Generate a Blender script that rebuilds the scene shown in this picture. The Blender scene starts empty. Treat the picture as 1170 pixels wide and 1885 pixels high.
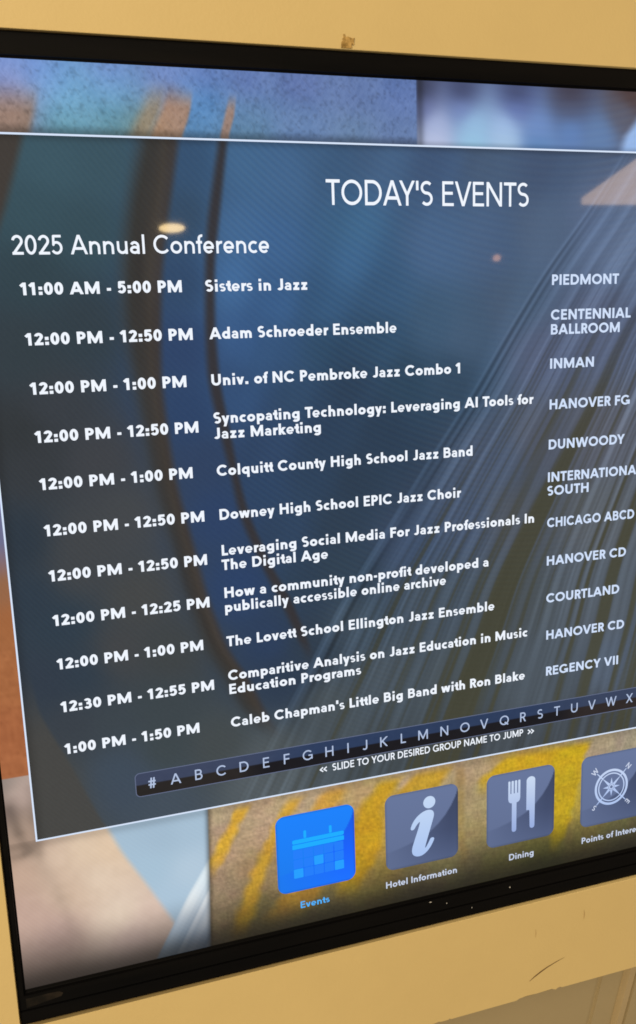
import bpy, math, random
import numpy as np
from mathutils import Matrix, Vector

# ------------------------------------------------------------------ camera, world, lamps, exposure
scene = bpy.context.scene
col = scene.collection
U = 0.062            # metres per layout unit (one round-cornered button on the screen is one unit wide)
Z0 = 1.36            # height of the layout origin above the floor


def W(x, y, z=0.0):
    """layout (x right, y down, z into the wall) -> metres"""
    return Vector((x * U, z * U, Z0 - y * U))


cam_d = bpy.data.cameras.new("camera")
cam = bpy.data.objects.new("camera", cam_d)
col.objects.link(cam)
R = [[0.95308, 0.034477, -0.300748], [-0.090675, 0.980391, -0.17496], [0.288818, 0.194021, 0.937518]]
CX, CY, CZ = (-2.59387, -2.35089, -9.47456)
rt = Vector((R[0][0], R[0][2], -R[0][1]))
dn = Vector((R[1][0], R[1][2], -R[1][1]))
fw = Vector((R[2][0], R[2][2], -R[2][1]))
cam.matrix_world = Matrix.Translation(W(CX, CY, CZ)) @ Matrix((
    (rt.x, -dn.x, -fw.x), (rt.y, -dn.y, -fw.y), (rt.z, -dn.z, -fw.z))).to_4x4()
cam_d.sensor_fit = 'VERTICAL'
cam_d.sensor_height = 24.0
cam_d.lens = 24.0 * 1637.55 / 1885.0
cam_d.clip_start = 0.01
cam_d.clip_end = 100
scene.camera = cam

world = bpy.data.worlds.new("World")
scene.world = world
world.use_nodes = True
bg = world.node_tree.nodes["Background"]
bg.inputs[0].default_value = (1.0, 0.86, 0.66, 1)
bg.inputs[1].default_value = 0.22


def area(name, loc, target, sx, sy, power, color):
    l = bpy.data.lights.new(name, 'AREA')
    l.shape = 'RECTANGLE'
    l.size, l.size_y = sx, sy
    l.energy = power
    l.color = color
    o = bpy.data.objects.new(name, l)
    col.objects.link(o)
    o.location = loc
    o.rotation_euler = (Vector(target) - Vector(loc)).to_track_quat('-Z', 'Y').to_euler()
    return o


area("ceiling_lamp", (-0.7, -1.5, 2.95), (0.1, 0, 1.36), 2.2, 0.6, 21, (1.0, 0.84, 0.60))
area("side_fill", (-2.3, -2.8, 1.45), (0.15, 0, 0.95), 1.4, 1.4, 90, (1.0, 0.84, 0.60))  # unseen source, added to even out the light down the board

vs = scene.view_settings
vs.view_transform = 'Standard'
vs.look = 'None'
vs.gamma = 1
vs.use_curve_mapping = False
vs.exposure = 0.0
scene.cycles.filter_width = 1.7
scene.cycles.use_denoising = True
scene.cycles.max_bounces = 6


# ------------------------------------------------------------------ helpers
def lin(c):
    c = np.asarray(c, float) / 255.0
    return np.where(c <= 0.04045, c / 12.92, ((c + 0.055) / 1.055) ** 2.4)


def link(name, me, mats, parent=None):
    """link a mesh given in metres; its origin becomes its parent's origin (or its own middle)"""
    o = bpy.data.objects.new(name, me)
    if not isinstance(mats, (list, tuple)):
        mats = [mats]
    for m in mats:
        me.materials.append(m)
    col.objects.link(o)
    if parent is not None:
        base = parent
        off = Vector((0, 0, 0))
        while base is not None:
            off += base.location
            base = base.parent
        me.transform(Matrix.Translation(-off))
        o.parent = parent
    return o


def mesh(verts, faces):
    me = bpy.data.meshes.new("mesh")
    me.from_pydata([tuple(W(*v)) for v in verts], [], faces)
    me.update()
    return me


def thing(name, label, cat, loc, group=None):
    o = bpy.data.objects.new(name, None)
    o.empty_display_size = 0.05
    col.objects.link(o)
    o.location = loc
    o["label"] = label
    o["category"] = cat
    if group:
        o["group"] = group
    return o


def nodes(name):
    m = bpy.data.materials.new(name)
    m.use_nodes = True
    nt = m.node_tree
    return m, nt, nt.nodes["Principled BSDF"]


def screen_mat(name, rgb=None, attr=None, strength=1.0, rough=0.03):
    """what a lit pixel looks like behind the polished front of the screen"""
    m, nt, b = nodes(name)
    b.inputs["Base Color"].default_value = (0.004, 0.004, 0.005, 1)
    b.inputs["Roughness"].default_value = rough
    b.inputs["IOR"].default_value = 1.5
    b.inputs["Emission Strength"].default_value = strength
    if attr:
        a = nt.nodes.new("ShaderNodeVertexColor")
        a.layer_name = attr
        nt.links.new(a.outputs["Color"], b.inputs["Emission Color"])
    else:
        b.inputs["Emission Color"].default_value = (*lin(rgb), 1)
    return m


def grid_mesh(xs, ys, rgb, z):
    """flat sheet of the screen whose pixels' colours are worked out from rgb(X, Y) (sRGB 0..255)"""
    X, Y = np.meshgrid(xs, ys)
    C = np.clip(rgb(X, Y), 0, 255)
    return grid_from(X, Y, C, z)


def grid_from(X, Y, C, z):
    h, w = X.shape
    co = np.empty((h * w, 3), np.float32)
    co[:, 0] = X.ravel() * U
    co[:, 1] = z * U
    co[:, 2] = Z0 - Y.ravel() * U
    i = np.arange((h - 1) * (w - 1))
    r, c = i // (w - 1), i % (w - 1)
    a = r * w + c
    q = np.stack([a, a + w, a + w + 1, a + 1], 1).astype(np.int32)
    me = bpy.data.meshes.new("grid")
    me.vertices.add(h * w)
    me.vertices.foreach_set("co", co.ravel())
    me.loops.add(q.size)
    me.loops.foreach_set("vertex_index", q.ravel())
    me.polygons.add(len(q))
    me.polygons.foreach_set("loop_start", np.arange(0, q.size, 4, dtype=np.int32))
    at = me.color_attributes.new("pixels", 'FLOAT_COLOR', 'POINT')
    rgba = np.ones((h * w, 4), np.float32)
    rgba[:, :3] = lin(C.reshape(-1, 3))
    at.data.foreach_set("color", rgba.ravel())
    me.update()
    me.validate()
    return me


def outline(loops, z, depth=0.0, bevel=0.0):
    """filled outline(s) in layout units, holes by even-odd, optional thickness -> mesh in metres"""
    cu = bpy.data.curves.new("outline", 'CURVE')
    cu.dimensions = '2D'
    cu.fill_mode = 'BOTH' if depth else 'FRONT'
    cu.extrude = depth / 2
    cu.bevel_depth = bevel
    for lp in loops:
        s = cu.splines.new('POLY')
        s.points.add(len(lp) - 1)
        for p, q in zip(s.points, lp):
            p.co = (q[0], -q[1], 0, 1)
        s.use_cyclic_u = True
    t = bpy.data.objects.new("outline", cu)
    col.objects.link(t)
    bpy.context.view_layer.update()
    me = bpy.data.meshes.new_from_object(t.evaluated_get(bpy.context.evaluated_depsgraph_get()))
    bpy.data.objects.remove(t)
    for v in me.vertices:
        x, y, d = v.co
        v.co = W(x, -y, z - d)
    me.update()
    return me


def rrect(x0, y0, x1, y1, r, n=8):
    pts = []
    for cx, cy, a0 in ((x1 - r, y0 + r, -90), (x1 - r, y1 - r, 0), (x0 + r, y1 - r, 90), (x0 + r, y0 + r, 180)):
        for k in range(n + 1):
            a = math.radians(a0 + 90 * k / n)
            pts.append((cx + r * math.cos(a), cy + r * math.sin(a)))
    return pts


def circle(cx, cy, r, n=48):
    return [(cx + r * math.cos(2 * math.pi * k / n), cy + r * math.sin(2 * math.pi * k / n)) for k in range(n)]


def sm(a, b, x):
    t = np.clip((x - a) / (b - a), 0, 1)
    return t * t * (3 - 2 * t)


def vnoise(X, Y, fx, fy, seed):
    """smooth value noise"""
    rng = np.random.RandomState(seed)
    T = rng.rand(256, 256)
    gx, gy = X * fx + 1000.3, Y * fy + 1000.7
    ix, iy = np.floor(gx).astype(int), np.floor(gy).astype(int)
    tx, ty = gx - ix, gy - iy
    tx, ty = tx * tx * (3 - 2 * tx), ty * ty * (3 - 2 * ty)
    g = lambda a, b: T[a % 256, b % 256]
    return ((g(ix, iy) * (1 - tx) + g(ix + 1, iy) * tx) * (1 - ty)
            + (g(ix, iy + 1) * (1 - tx) + g(ix + 1, iy + 1) * tx) * ty) * 2 - 1


def blend(X, Y, pts, power=3.2, soft=0.03):
    """scattered colour samples blended over the sheet"""
    P = np.array(pts, float)
    num = np.zeros(X.shape + (3,))
    den = np.zeros(X.shape)
    for x, y, r, g, b in P:
        w = 1.0 / ((X - x) ** 2 + (Y - y) ** 2 + soft) ** (power / 2)
        den += w
        num += w[..., None] * np.array([r, g, b])
    return num / den[..., None]


def mixc(C, color, m):
    return C + (np.asarray(color, float) - C) * m[..., None]


def edge(pts):
    """x as a function of y along a drawn edge"""
    P = np.array(sorted(pts, key=lambda q: q[1]))
    return lambda Y: np.interp(Y, P[:, 1], P[:, 0])


def cedge(pts):
    """same, rounded off"""
    P = np.array(sorted(pts, key=lambda q: q[1]))
    yy = np.linspace(P[0, 1], P[-1, 1], 200)
    xx = np.interp(yy, P[:, 1], P[:, 0])
    k = np.hanning(25)
    k /= k.sum()
    xp = np.concatenate([2 * xx[0] - xx[12:0:-1], xx, 2 * xx[-1] - xx[-2:-14:-1]])
    xs = np.convolve(xp, k, 'valid')
    return lambda Y: np.interp(Y, yy, xs)


# ------------------------------------------------------------------ layout data (layout units)
PANEL = [(-2.23, -4.088, 62, 92, 108), (-1.816, -4.097, 60, 88, 104), (-2.478, -3.582, 56, 84, 98), (-2.024, -3.48, 54, 80, 94), (-2.526, -3.069, 48, 68, 80), (-2.103, -2.532, 48, 62, 74), (-2.702, -2.285, 50, 62, 72), (-2.438, -1.731, 58, 62, 72), (-2.699, -1.193, 55, 58, 66), (-2.054, -1.144, 66, 66, 74), (-1.82, -0.544, 72, 72, 78), (-2.29, -0.296, 70, 70, 76), (-2.778, -1.476, 48, 52, 58), (-1.773, 0.362, 74, 72, 74), (-1.464, 1.027, 66, 68, 72), (-2.831, 0.232, 42, 58, 76), (-2.884, -0.358, 40, 54, 70), (-2.531, 0.569, 42, 60, 78), (-2.694, 1.157, 46, 58, 76), (-2.41, 1.138, 44, 60, 78), (-2.02, 0.947, 72, 70, 74), (-2.369, -0.01, 70, 70, 76), (-2.17, 1.744, 62, 70, 80), (-2.513, 1.686, 58, 64, 76), (-1.567, 1.652, 62, 70, 78), (-1.602, 2.169, 64, 72, 78), (-0.982, 2.214, 72, 76, 80), (-1.989, 2.494, 66, 78, 98), (-2.86, 2.39, 78, 74, 72), (-2.9, 2.837, 80, 76, 72), (-1.643, 2.763, 72, 82, 98), (-2.098, 2.341, 66, 78, 96), (-0.9, -4.117, 52, 84, 122), (-0.961, -3.589, 50, 76, 106), (-1.03, -2.942, 46, 74, 112), (-1.072, -2.278, 42, 68, 112), (-1.058, -1.595, 40, 68, 112), (-0.914, -1.059, 44, 66, 104), (-0.83, -0.451, 40, 66, 110), (-0.63, 0.376, 38, 66, 112), (-0.284, 1.064, 38, 62, 100), (-0.176, 1.543, 40, 58, 84), (-0.335, -4.129, 72, 112, 158), (0.068, -4.03, 74, 112, 160), (-0.484, -3.483, 72, 112, 162), (-0.082, -3.318, 70, 112, 166), (-0.514, -2.934, 72, 116, 172), (-0.111, -2.701, 62, 104, 158), (0.552, -4.148, 66, 100, 142), (1.17, -4.161, 70, 98, 138), (0.839, -3.485, 64, 106, 148), (0.829, -3.143, 62, 104, 150), (1.812, -4.175, 68, 92, 132), (2.479, -4.189, 74, 92, 124), (3.172, -4.204, 72, 88, 122), (1.804, -3.311, 76, 104, 146), (2.482, -3.308, 78, 100, 138), (3.185, -3.427, 86, 102, 134), (2.837, -2.635, 78, 96, 126), (0.501, -2.688, 52, 90, 132), (1.139, -2.791, 56, 92, 132), (-0.132, -2.244, 52, 88, 134), (0.485, -2.221, 40, 72, 104), (1.129, -2.317, 44, 76, 108), (1.795, -2.417, 62, 90, 122), (2.136, -2.284, 74, 98, 130), (-0.426, -2.369, 62, 102, 158), (-0.521, -1.681, 52, 86, 134), (0.15, -1.644, 44, 72, 106), (0.789, -1.73, 38, 62, 90), (1.45, -1.82, 38, 66, 92), (1.926, -1.859, 50, 76, 104), (-0.18, -1.185, 44, 70, 108), (0.452, -1.264, 38, 62, 92), (1.106, -1.283, 36, 58, 84), (-0.327, -0.711, 42, 70, 108), (0.307, -0.782, 38, 62, 92), (0.761, -0.745, 38, 58, 82), (-0.036, -0.189, 40, 64, 96), (0.549, -0.258, 42, 62, 86), (0.13, 0.467, 42, 64, 90), (0.53, 0.319, 46, 66, 88), (0.105, 1.118, 44, 60, 80), (3.208, -2.057, 88, 94, 124), (3.951, -2.353, 92, 98, 128), (4.3, -3.302, 104, 116, 150), (3.912, -3.612, 98, 112, 148), (3.224, -1.081, 86, 88, 106), (3.991, -1.031, 94, 92, 106), (2.49, -0.804, 76, 86, 112), (2.129, -0.173, 72, 84, 112), (2.862, -0.105, 84, 86, 98), (4.023, 0.004, 92, 92, 100), (1.419, 0.088, 62, 78, 108), (1.763, 0.798, 72, 82, 98), (2.873, 0.934, 80, 84, 92), (4.056, 1.08, 88, 92, 104), (0.711, 1.001, 66, 80, 98), (1.038, 1.73, 76, 84, 96), (2.122, 1.896, 78, 84, 92), (3.277, 2.073, 82, 88, 100), (4.339, 2.16, 90, 98, 118), (0.341, 1.965, 78, 84, 92), (-0.351, 2.533, 88, 92, 98), (-0.495, 2.783, 96, 100, 108), (1.015, 2.786, 70, 76, 84), (2.501, 2.911, 66, 70, 78), (4.107, 2.735, 70, 74, 84)]  # dark samples low at left paint in a silhouette mirrored by the glass
TOP_LEFT = [(-2.645, -4.95, 112, 138, 200), (-2.351, -4.964, 110, 140, 205), (-2.566, -4.763, 140, 142, 190), (-2.58, -4.618, 150, 132, 140), (-2.214, -4.827, 108, 150, 205), (-2.076, -4.687, 112, 165, 205), (-2.088, -4.539, 102, 155, 180), (-2.099, -4.415, 88, 132, 140), (-1.644, -4.951, 105, 130, 190), (-1.66, -4.753, 100, 150, 195), (-1.676, -4.554, 98, 150, 175), (-1.687, -4.403, 92, 132, 140), (-1.421, -4.437, 110, 130, 125), (-1.119, -4.927, 105, 125, 180), (-0.735, -4.996, 98, 122, 180), (-0.757, -4.638, 85, 135, 190), (-0.769, -4.432, 82, 125, 165), (-0.294, -4.914, 95, 115, 170), (-0.313, -4.551, 92, 125, 165), (-0.32, -4.42, 90, 125, 150), (0.283, -4.941, 92, 110, 162), (0.266, -4.518, 95, 122, 165), (0.877, -4.808, 92, 112, 160), (0.867, -4.483, 100, 125, 160), (1.436, -4.83, 90, 112, 165), (1.429, -4.445, 100, 122, 165)]
TOP_RIGHT = [(1.659, -4.922, 52, 58, 85), (2.145, -4.915, 55, 62, 95), (2.815, -4.915, 58, 66, 100), (3.512, -4.944, 60, 55, 70), (4.311, -4.948, 72, 52, 50), (1.689, -4.731, 100, 112, 160), (2.144, -4.748, 115, 135, 190), (2.816, -4.773, 100, 120, 180), (3.515, -4.799, 80, 90, 120), (4.243, -4.797, 90, 95, 115), (1.816, -4.569, 168, 182, 220), (2.276, -4.584, 150, 190, 225), (2.681, -4.568, 160, 190, 230), (1.814, -4.401, 185, 195, 225), (2.276, -4.414, 150, 195, 225), (2.682, -4.425, 165, 195, 225), (3.096, -4.553, 110, 140, 195), (3.099, -4.39, 90, 130, 180), (3.521, -4.566, 95, 130, 185), (3.884, -4.518, 95, 125, 170)]
LEFT = [(-3.04, -0.772, 105, 112, 150), (-3.041, -0.489, 100, 108, 150), (-3.064, -0.146, 120, 105, 110), (-3.081, 0.026, 150, 98, 62), (-3.073, 0.497, 158, 98, 58), (-3.076, 1.098, 162, 100, 60), (-3.134, 1.705, 160, 95, 58), (-3.123, 2.179, 165, 100, 62)]
LOW_LEFT = [(-3.31, 2.27, 120, 112, 108), (-3.223, 2.35, 190, 168, 155), (-3.116, 2.404, 196, 172, 162), (-3.322, 2.619, 112, 96, 90), (-3.235, 2.766, 160, 138, 122), (-3.26, 3.022, 165, 140, 122), (-3.108, 2.924, 178, 152, 135), (-3.29, 3.344, 195, 165, 145), (-3.334, 3.802, 192, 162, 147), (-3.177, 3.977, 195, 166, 152), (-2.872, 3.174, 215, 190, 168), (-2.579, 3.171, 222, 198, 172), (-2.287, 3.236, 222, 196, 168), (-2.437, 3.61, 222, 200, 178), (-2.74, 3.675, 206, 180, 158), (-2.23, 4.075, 222, 202, 182), (-1.869, 4.235, 215, 190, 175), (-2.961, 4.169, 186, 158, 148), (-2.074, 4.468, 200, 175, 165)]
BLUE = [(-1.674, 3.233, 160, 185, 205), (-1.356, 3.163, 165, 190, 210), (-1.825, 3.614, 165, 192, 212), (-1.39, 3.713, 178, 200, 218), (-1.606, 4.087, 170, 195, 215)]
ROPE = [(-1.2, 3.757, 215, 230, 238), (-1.417, 4.133, 222, 230, 234), (-1.302, 4.377, 200, 210, 222), (-1.634, 4.509, 200, 220, 240), (-1.324, 4.735, 170, 195, 228), (-1.778, 4.761, 190, 215, 240)]
BURLAP = [(-1.033, 3.092, 172, 148, 115), (-0.928, 3.535, 165, 135, 105), (-1.024, 4.084, 150, 125, 95), (-0.522, 3.339, 180, 150, 115), (-0.549, 3.906, 152, 122, 80), (-0.577, 4.484, 125, 108, 62), (0.161, 3.195, 175, 148, 115), (0.86, 3.264, 175, 145, 95), (0.85, 3.703, 178, 142, 60), (0.913, 4.09, 165, 135, 55), (0.759, 4.432, 150, 130, 60), (0.248, 4.688, 120, 108, 65), (1.444, 3.085, 180, 150, 110), (2.27, 3.093, 165, 140, 105), (2.231, 3.614, 158, 138, 95), (2.27, 4.16, 150, 130, 80), (2.191, 4.533, 125, 115, 70), (2.894, 3.058, 175, 142, 70), (3.638, 3.899, 175, 150, 45), (4.204, 3.14, 160, 140, 110), (4.544, 3.122, 155, 140, 115), (3.321, 4.711, 110, 112, 45), (3.819, 4.457, 130, 115, 55), (4.598, 4.544, 110, 102, 60), (1.573, 4.624, 125, 112, 72), (2.507, 4.685, 128, 122, 58)]
OR_L = [(-1.303, -4.364), (-1.229, -4.509), (-1.167, -4.623), (-1.08, -4.879)]
OR_R = [(-0.966, -4.374), (-0.902, -4.52), (-0.867, -4.634), (-0.813, -4.891)]
SL_L = [(-0.577, -4.386), (-0.521, -4.57), (-0.438, -4.857)]
SL_R = [(-0.486, -4.389), (-0.425, -4.573), (-0.37, -4.86)]
TAN_E = [(-2.444, -4.331), (-2.379, -4.553), (-2.304, -4.823)]
WEDGE = [(4.2, -4.347), (4.254, -4.517), (4.383, -4.665), (4.503, -4.837)]
SKIN_E = [(-2.29, 2.979), (-2.143, 3.336), (-1.911, 3.768), (-1.679, 4.226), (-1.539, 4.534), (-1.277, 5.042)]
ROPE_E = [(-1.914, 4.884), (-1.835, 4.746), (-1.639, 4.4), (-1.423, 4.024), (-1.139, 3.594), (-0.916, 3.326)]
CUT = [(-1.141, 2.966), (-1.158, 3.484), (-1.21, 4.802), (-1.218, 5.058)]
DARK_L = [(-2.511, -4.304), (-2.636, -3.931), (-2.732, -3.656), (-2.849, -3.378), (-2.989, -2.972)]
ARC1L = [(-1.422, -4.285), (-1.6, -3.617), (-1.696, -3.059), (-1.704, -2.521), (-1.658, -1.967), (-1.593, -1.398), (-1.521, -0.812), (-1.382, -0.202), (-1.263, 0.425), (-1.072, 1.083), (-0.875, 1.436), (-0.73, 1.789), (-0.485, 2.167), (-0.22, 2.558)]
ARC1R = [(-1.016, -4.28), (-1.09, -3.91), (-1.169, -3.545), (-1.258, -3.054), (-1.306, -2.509), (-1.339, -1.952), (-1.303, -1.379), (-1.244, -0.789), (-1.111, -0.174), (-0.992, 0.458), (-0.795, 1.122), (-0.555, 1.485), (-0.437, 1.837), (-0.251, 2.208), (-0.02, 2.594)]
ARC2L = [(-0.604, -4.307), (-0.683, -3.916), (-0.761, -3.547), (-0.807, -3.157), (-0.846, -2.495), (-0.851, -1.929), (-0.749, -1.343), (-0.65, -0.859), (-0.587, -0.429), (-0.34, 0.22), (-0.177, 0.559), (0.093, 1.25)]
ARC2R = [(-0.502, -4.31), (-0.569, -3.917), (-0.63, -3.547), (-0.698, -3.156), (-0.731, -2.492), (-0.716, -1.923), (-0.624, -1.334), (-0.559, -0.852), (-0.465, -0.417), (-0.214, 0.234), (-0.03, 0.577), (0.205, 1.266)]
SHIRT = [(-2.966, 0.511), (-2.941, 1.064), (-2.882, 1.511), (-2.768, 1.8), (-2.668, 2.021), (-2.498, 2.474), (-2.348, 2.874), (-2.27, 3.024)]
FAN = [(-0.945, 3.25), (-0.765, 2.938), (-0.336, 2.193), (0.091, 1.483), (0.531, 0.712), (1.078, -0.045), (1.64, -0.835), (2.204, -1.582), (2.697, -2.328), (3.192, -3.03), (3.761, -3.703), (4.188, -4.286), (4.365, -4.532)]
FOLDS = [([(-3.293, 2.496), (-3.23, 2.832), (-3.142, 3.1)], 0.06, 0.14), ([(-3.338, 3.136), (-3.213, 3.131), (-3.107, 3.088)], 0.05, 0.1), ([(-3.092, 3.059), (-2.862, 3.714), (-2.728, 4.229)], 0.08, 0.05), ([(-3.066, 2.285), (-3.046, 2.676), (-3.031, 3.138)], 0.06, 0.1)]
STRIPES = [([(-0.803, 3.035), (-0.984, 3.382), (-1.164, 3.694)], [(-0.607, 3.04), (-0.868, 3.407), (-1.074, 3.821)], (216, 166, 42), 0.85, 0.03), ([(-0.174, 3.057), (-0.393, 3.438), (-0.762, 4.146), (-0.958, 4.683)], [(0.029, 3.062), (-0.26, 3.466), (-0.577, 4.19), (-0.759, 4.734)], (208, 158, 40), 0.8, 0.04), ([(0.305, 3.024), (0.124, 3.259), (-0.297, 4.33), (-0.514, 4.573)], [(0.583, 3.035), (0.471, 3.258), (0.185, 4.446), (-0.032, 4.618)], (205, 150, 45), 0.75, 0.05), ([(1.009, 3.045), (0.677, 3.446), (0.404, 4.273)], [(1.313, 3.045), (1.059, 3.377), (0.989, 3.956), (0.685, 4.49)], (196, 150, 22), 0.85, 0.05), ([(1.519, 3.026), (1.259, 3.233), (0.999, 3.512)], [(1.981, 3.024), (1.852, 3.238), (1.661, 3.499)], (192, 150, 34), 0.85, 0.05), ([(2.775, 3.051), (2.58, 3.166), (2.347, 3.334)], [(3.999, 3.042), (3.912, 3.205), (3.794, 3.456)], (198, 158, 22), 0.9, 0.05), ([(3.44, 3.081), (3.452, 3.704), (3.417, 4.491)], [(3.951, 3.095), (3.863, 3.548), (3.725, 4.076), (3.568, 4.524)], (192, 160, 22), 0.85, 0.03), ([(2.042, 3.05), (2.039, 3.727), (2.074, 4.428)], [(2.163, 3.058), (2.131, 3.746), (2.175, 4.451)], (150, 120, 60), 0.4, 0.03)]
LINES = [
    ("TODAY'S EVENTS", 'heading', 0.537, 2.981, -3.722, 0.262, 'heading', 'w'),
    ('2025 Annual Conference', 'conference_name', -2.699, -0.116, -3.23, 0.186, 'sub', 'w'),
    ('11:00 AM - 5:00 PM', 'event_time', -2.666, -1.067, -2.844, 0.121, 'time', 'w'),
    ('12:00 PM - 12:50 PM', 'event_time', -2.663, -0.984, -2.356, 0.121, 'time', 'w'),
    ('12:00 PM - 1:00 PM', 'event_time', -2.663, -1.081, -1.869, 0.121, 'time', 'w'),
    ('12:00 PM - 12:50 PM', 'event_time', -2.661, -0.983, -1.381, 0.121, 'time', 'w'),
    ('12:00 PM - 1:00 PM', 'event_time', -2.66, -1.075, -0.894, 0.121, 'time', 'w'),
    ('12:00 PM - 12:50 PM', 'event_time', -2.659, -0.977, -0.406, 0.121, 'time', 'w'),
    ('12:00 PM - 12:50 PM', 'event_time', -2.656, -0.976, 0.081, 0.121, 'time', 'w'),
    ('12:00 PM - 12:25 PM', 'event_time', -2.66, -0.977, 0.569, 0.121, 'time', 'w'),
    ('12:00 PM - 1:00 PM', 'event_time', -2.66, -1.077, 1.056, 0.121, 'time', 'w'),
    ('12:30 PM - 12:55 PM', 'event_time', -2.663, -0.982, 1.544, 0.121, 'time', 'w'),
    ('1:00 PM - 1:50 PM', 'event_time', -2.664, -1.179, 2.031, 0.121, 'time', 'w'),
    ('Sisters in Jazz', 'event_name', -0.82, 0.29, -2.844, 0.121, 'names', 'w'),
    ('Adam Schroeder Ensemble', 'event_name', -0.808, 1.32, -2.356, 0.121, 'names', 'w'),
    ('Univ. of NC Pembroke Jazz Combo 1', 'event_name', -0.813, 2.107, -1.869, 0.121, 'names', 'w'),
    ('Syncopating Technology: Leveraging AI Tools for', 'event_name', -0.813, 3.077, -1.464, 0.121, 'names', 'w'),
    ('Jazz Marketing', 'event_name', -0.817, 0.39, -1.298, 0.121, 'names', 'w'),
    ('Colquitt County High School Jazz Band', 'event_name', -0.811, 2.266, -0.894, 0.121, 'names', 'w'),
    ('Downey High School EPIC Jazz Choir', 'event_name', -0.808, 2.115, -0.406, 0.121, 'names', 'w'),
    ('Leveraging Social Media For Jazz Professionals In', 'event_name', -0.807, 3.105, -0.002, 0.121, 'names', 'w'),
    ('The Digital Age', 'event_name', -0.816, 0.423, 0.164, 0.121, 'names', 'w'),
    ('How a community non-profit developed a', 'event_name', -0.803, 2.479, 0.486, 0.121, 'names', 'w'),
    ('publically accessible online archive', 'event_name', -0.806, 1.908, 0.652, 0.121, 'names', 'w'),
    ('The Lovett School Ellington Jazz Ensemble', 'event_name', -0.81, 2.563, 1.056, 0.121, 'names', 'w'),
    ('Comparitive Analysis on Jazz Education in Music', 'event_name', -0.814, 3.032, 1.461, 0.121, 'names', 'w'),
    ('Education Programs', 'event_name', -0.81, 0.79, 1.627, 0.121, 'names', 'w'),
    ("Caleb Chapman's Little Big Band with Ron Blake", 'event_name', -0.813, 3.0, 2.031, 0.121, 'names', 'w'),
    ('PIEDMONT', 'room_name', 3.304, 4.225, -2.844, 0.121, 'rooms', 'p'),
    ('CENTENNIAL', 'room_name', 3.297, 4.407, -2.441, 0.121, 'rooms', 'p'),
    ('BALLROOM', 'room_name', 3.3, 4.257, -2.271, 0.121, 'rooms', 'p'),
    ('INMAN', 'room_name', 3.296, 3.904, -1.869, 0.121, 'rooms', 'p'),
    ('HANOVER FG', 'room_name', 3.298, 4.436, -1.381, 0.121, 'rooms', 'p'),
    ('DUNWOODY', 'room_name', 3.295, 4.379, -0.894, 0.121, 'rooms', 'p'),
    ('INTERNATIONAL', 'room_name', 3.291, 4.651, -0.491, 0.121, 'rooms', 'p'),
    ('SOUTH', 'room_name', 3.286, 3.873, -0.321, 0.121, 'rooms', 'p'),
    ('CHICAGO ABCD', 'room_name', 3.29, 4.56, 0.081, 0.121, 'rooms', 'p'),
    ('HANOVER CD', 'room_name', 3.294, 4.455, 0.569, 0.121, 'rooms', 'p'),
    ('COURTLAND', 'room_name', 3.295, 4.371, 1.056, 0.121, 'rooms', 'p'),
    ('HANOVER CD', 'room_name', 3.303, 4.463, 1.544, 0.121, 'rooms', 'p'),
    ('REGENCY VII', 'room_name', 3.308, 4.389, 2.031, 0.121, 'rooms', 'p'),
    ('<<  SLIDE TO YOUR DESIRED GROUP NAME TO JUMP  >>', 'slide_hint', 0.23, 3.145, 2.8, 0.093, 'slide', 'w')]
LETTERS = [('#', -1.754), ('A', -1.486), ('B', -1.222), ('C', -0.961), ('D', -0.689), ('E', -0.423), ('F', -0.173), ('G', 0.086), ('H', 0.359), ('I', 0.596), ('J', 0.814), ('K', 1.063), ('L', 1.317), ('M', 1.582), ('N', 1.871), ('O', 2.155), ('V', 2.424), ('Q', 2.71), ('R', 2.98), ('S', 3.23), ('T', 3.479), ('U', 3.738), ('V', 4.004), ('W', 4.298), ('X', 4.584), ('Y', 4.86), ('Z', 5.13)]

PX0, PX1, PY0, PY1 = -3.045, 6.565, -4.347, 2.985      # the dark list panel
SX0, SX1, SY0, SY1 = -3.338, 6.86, -5.022, 4.80        # the lit area

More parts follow.
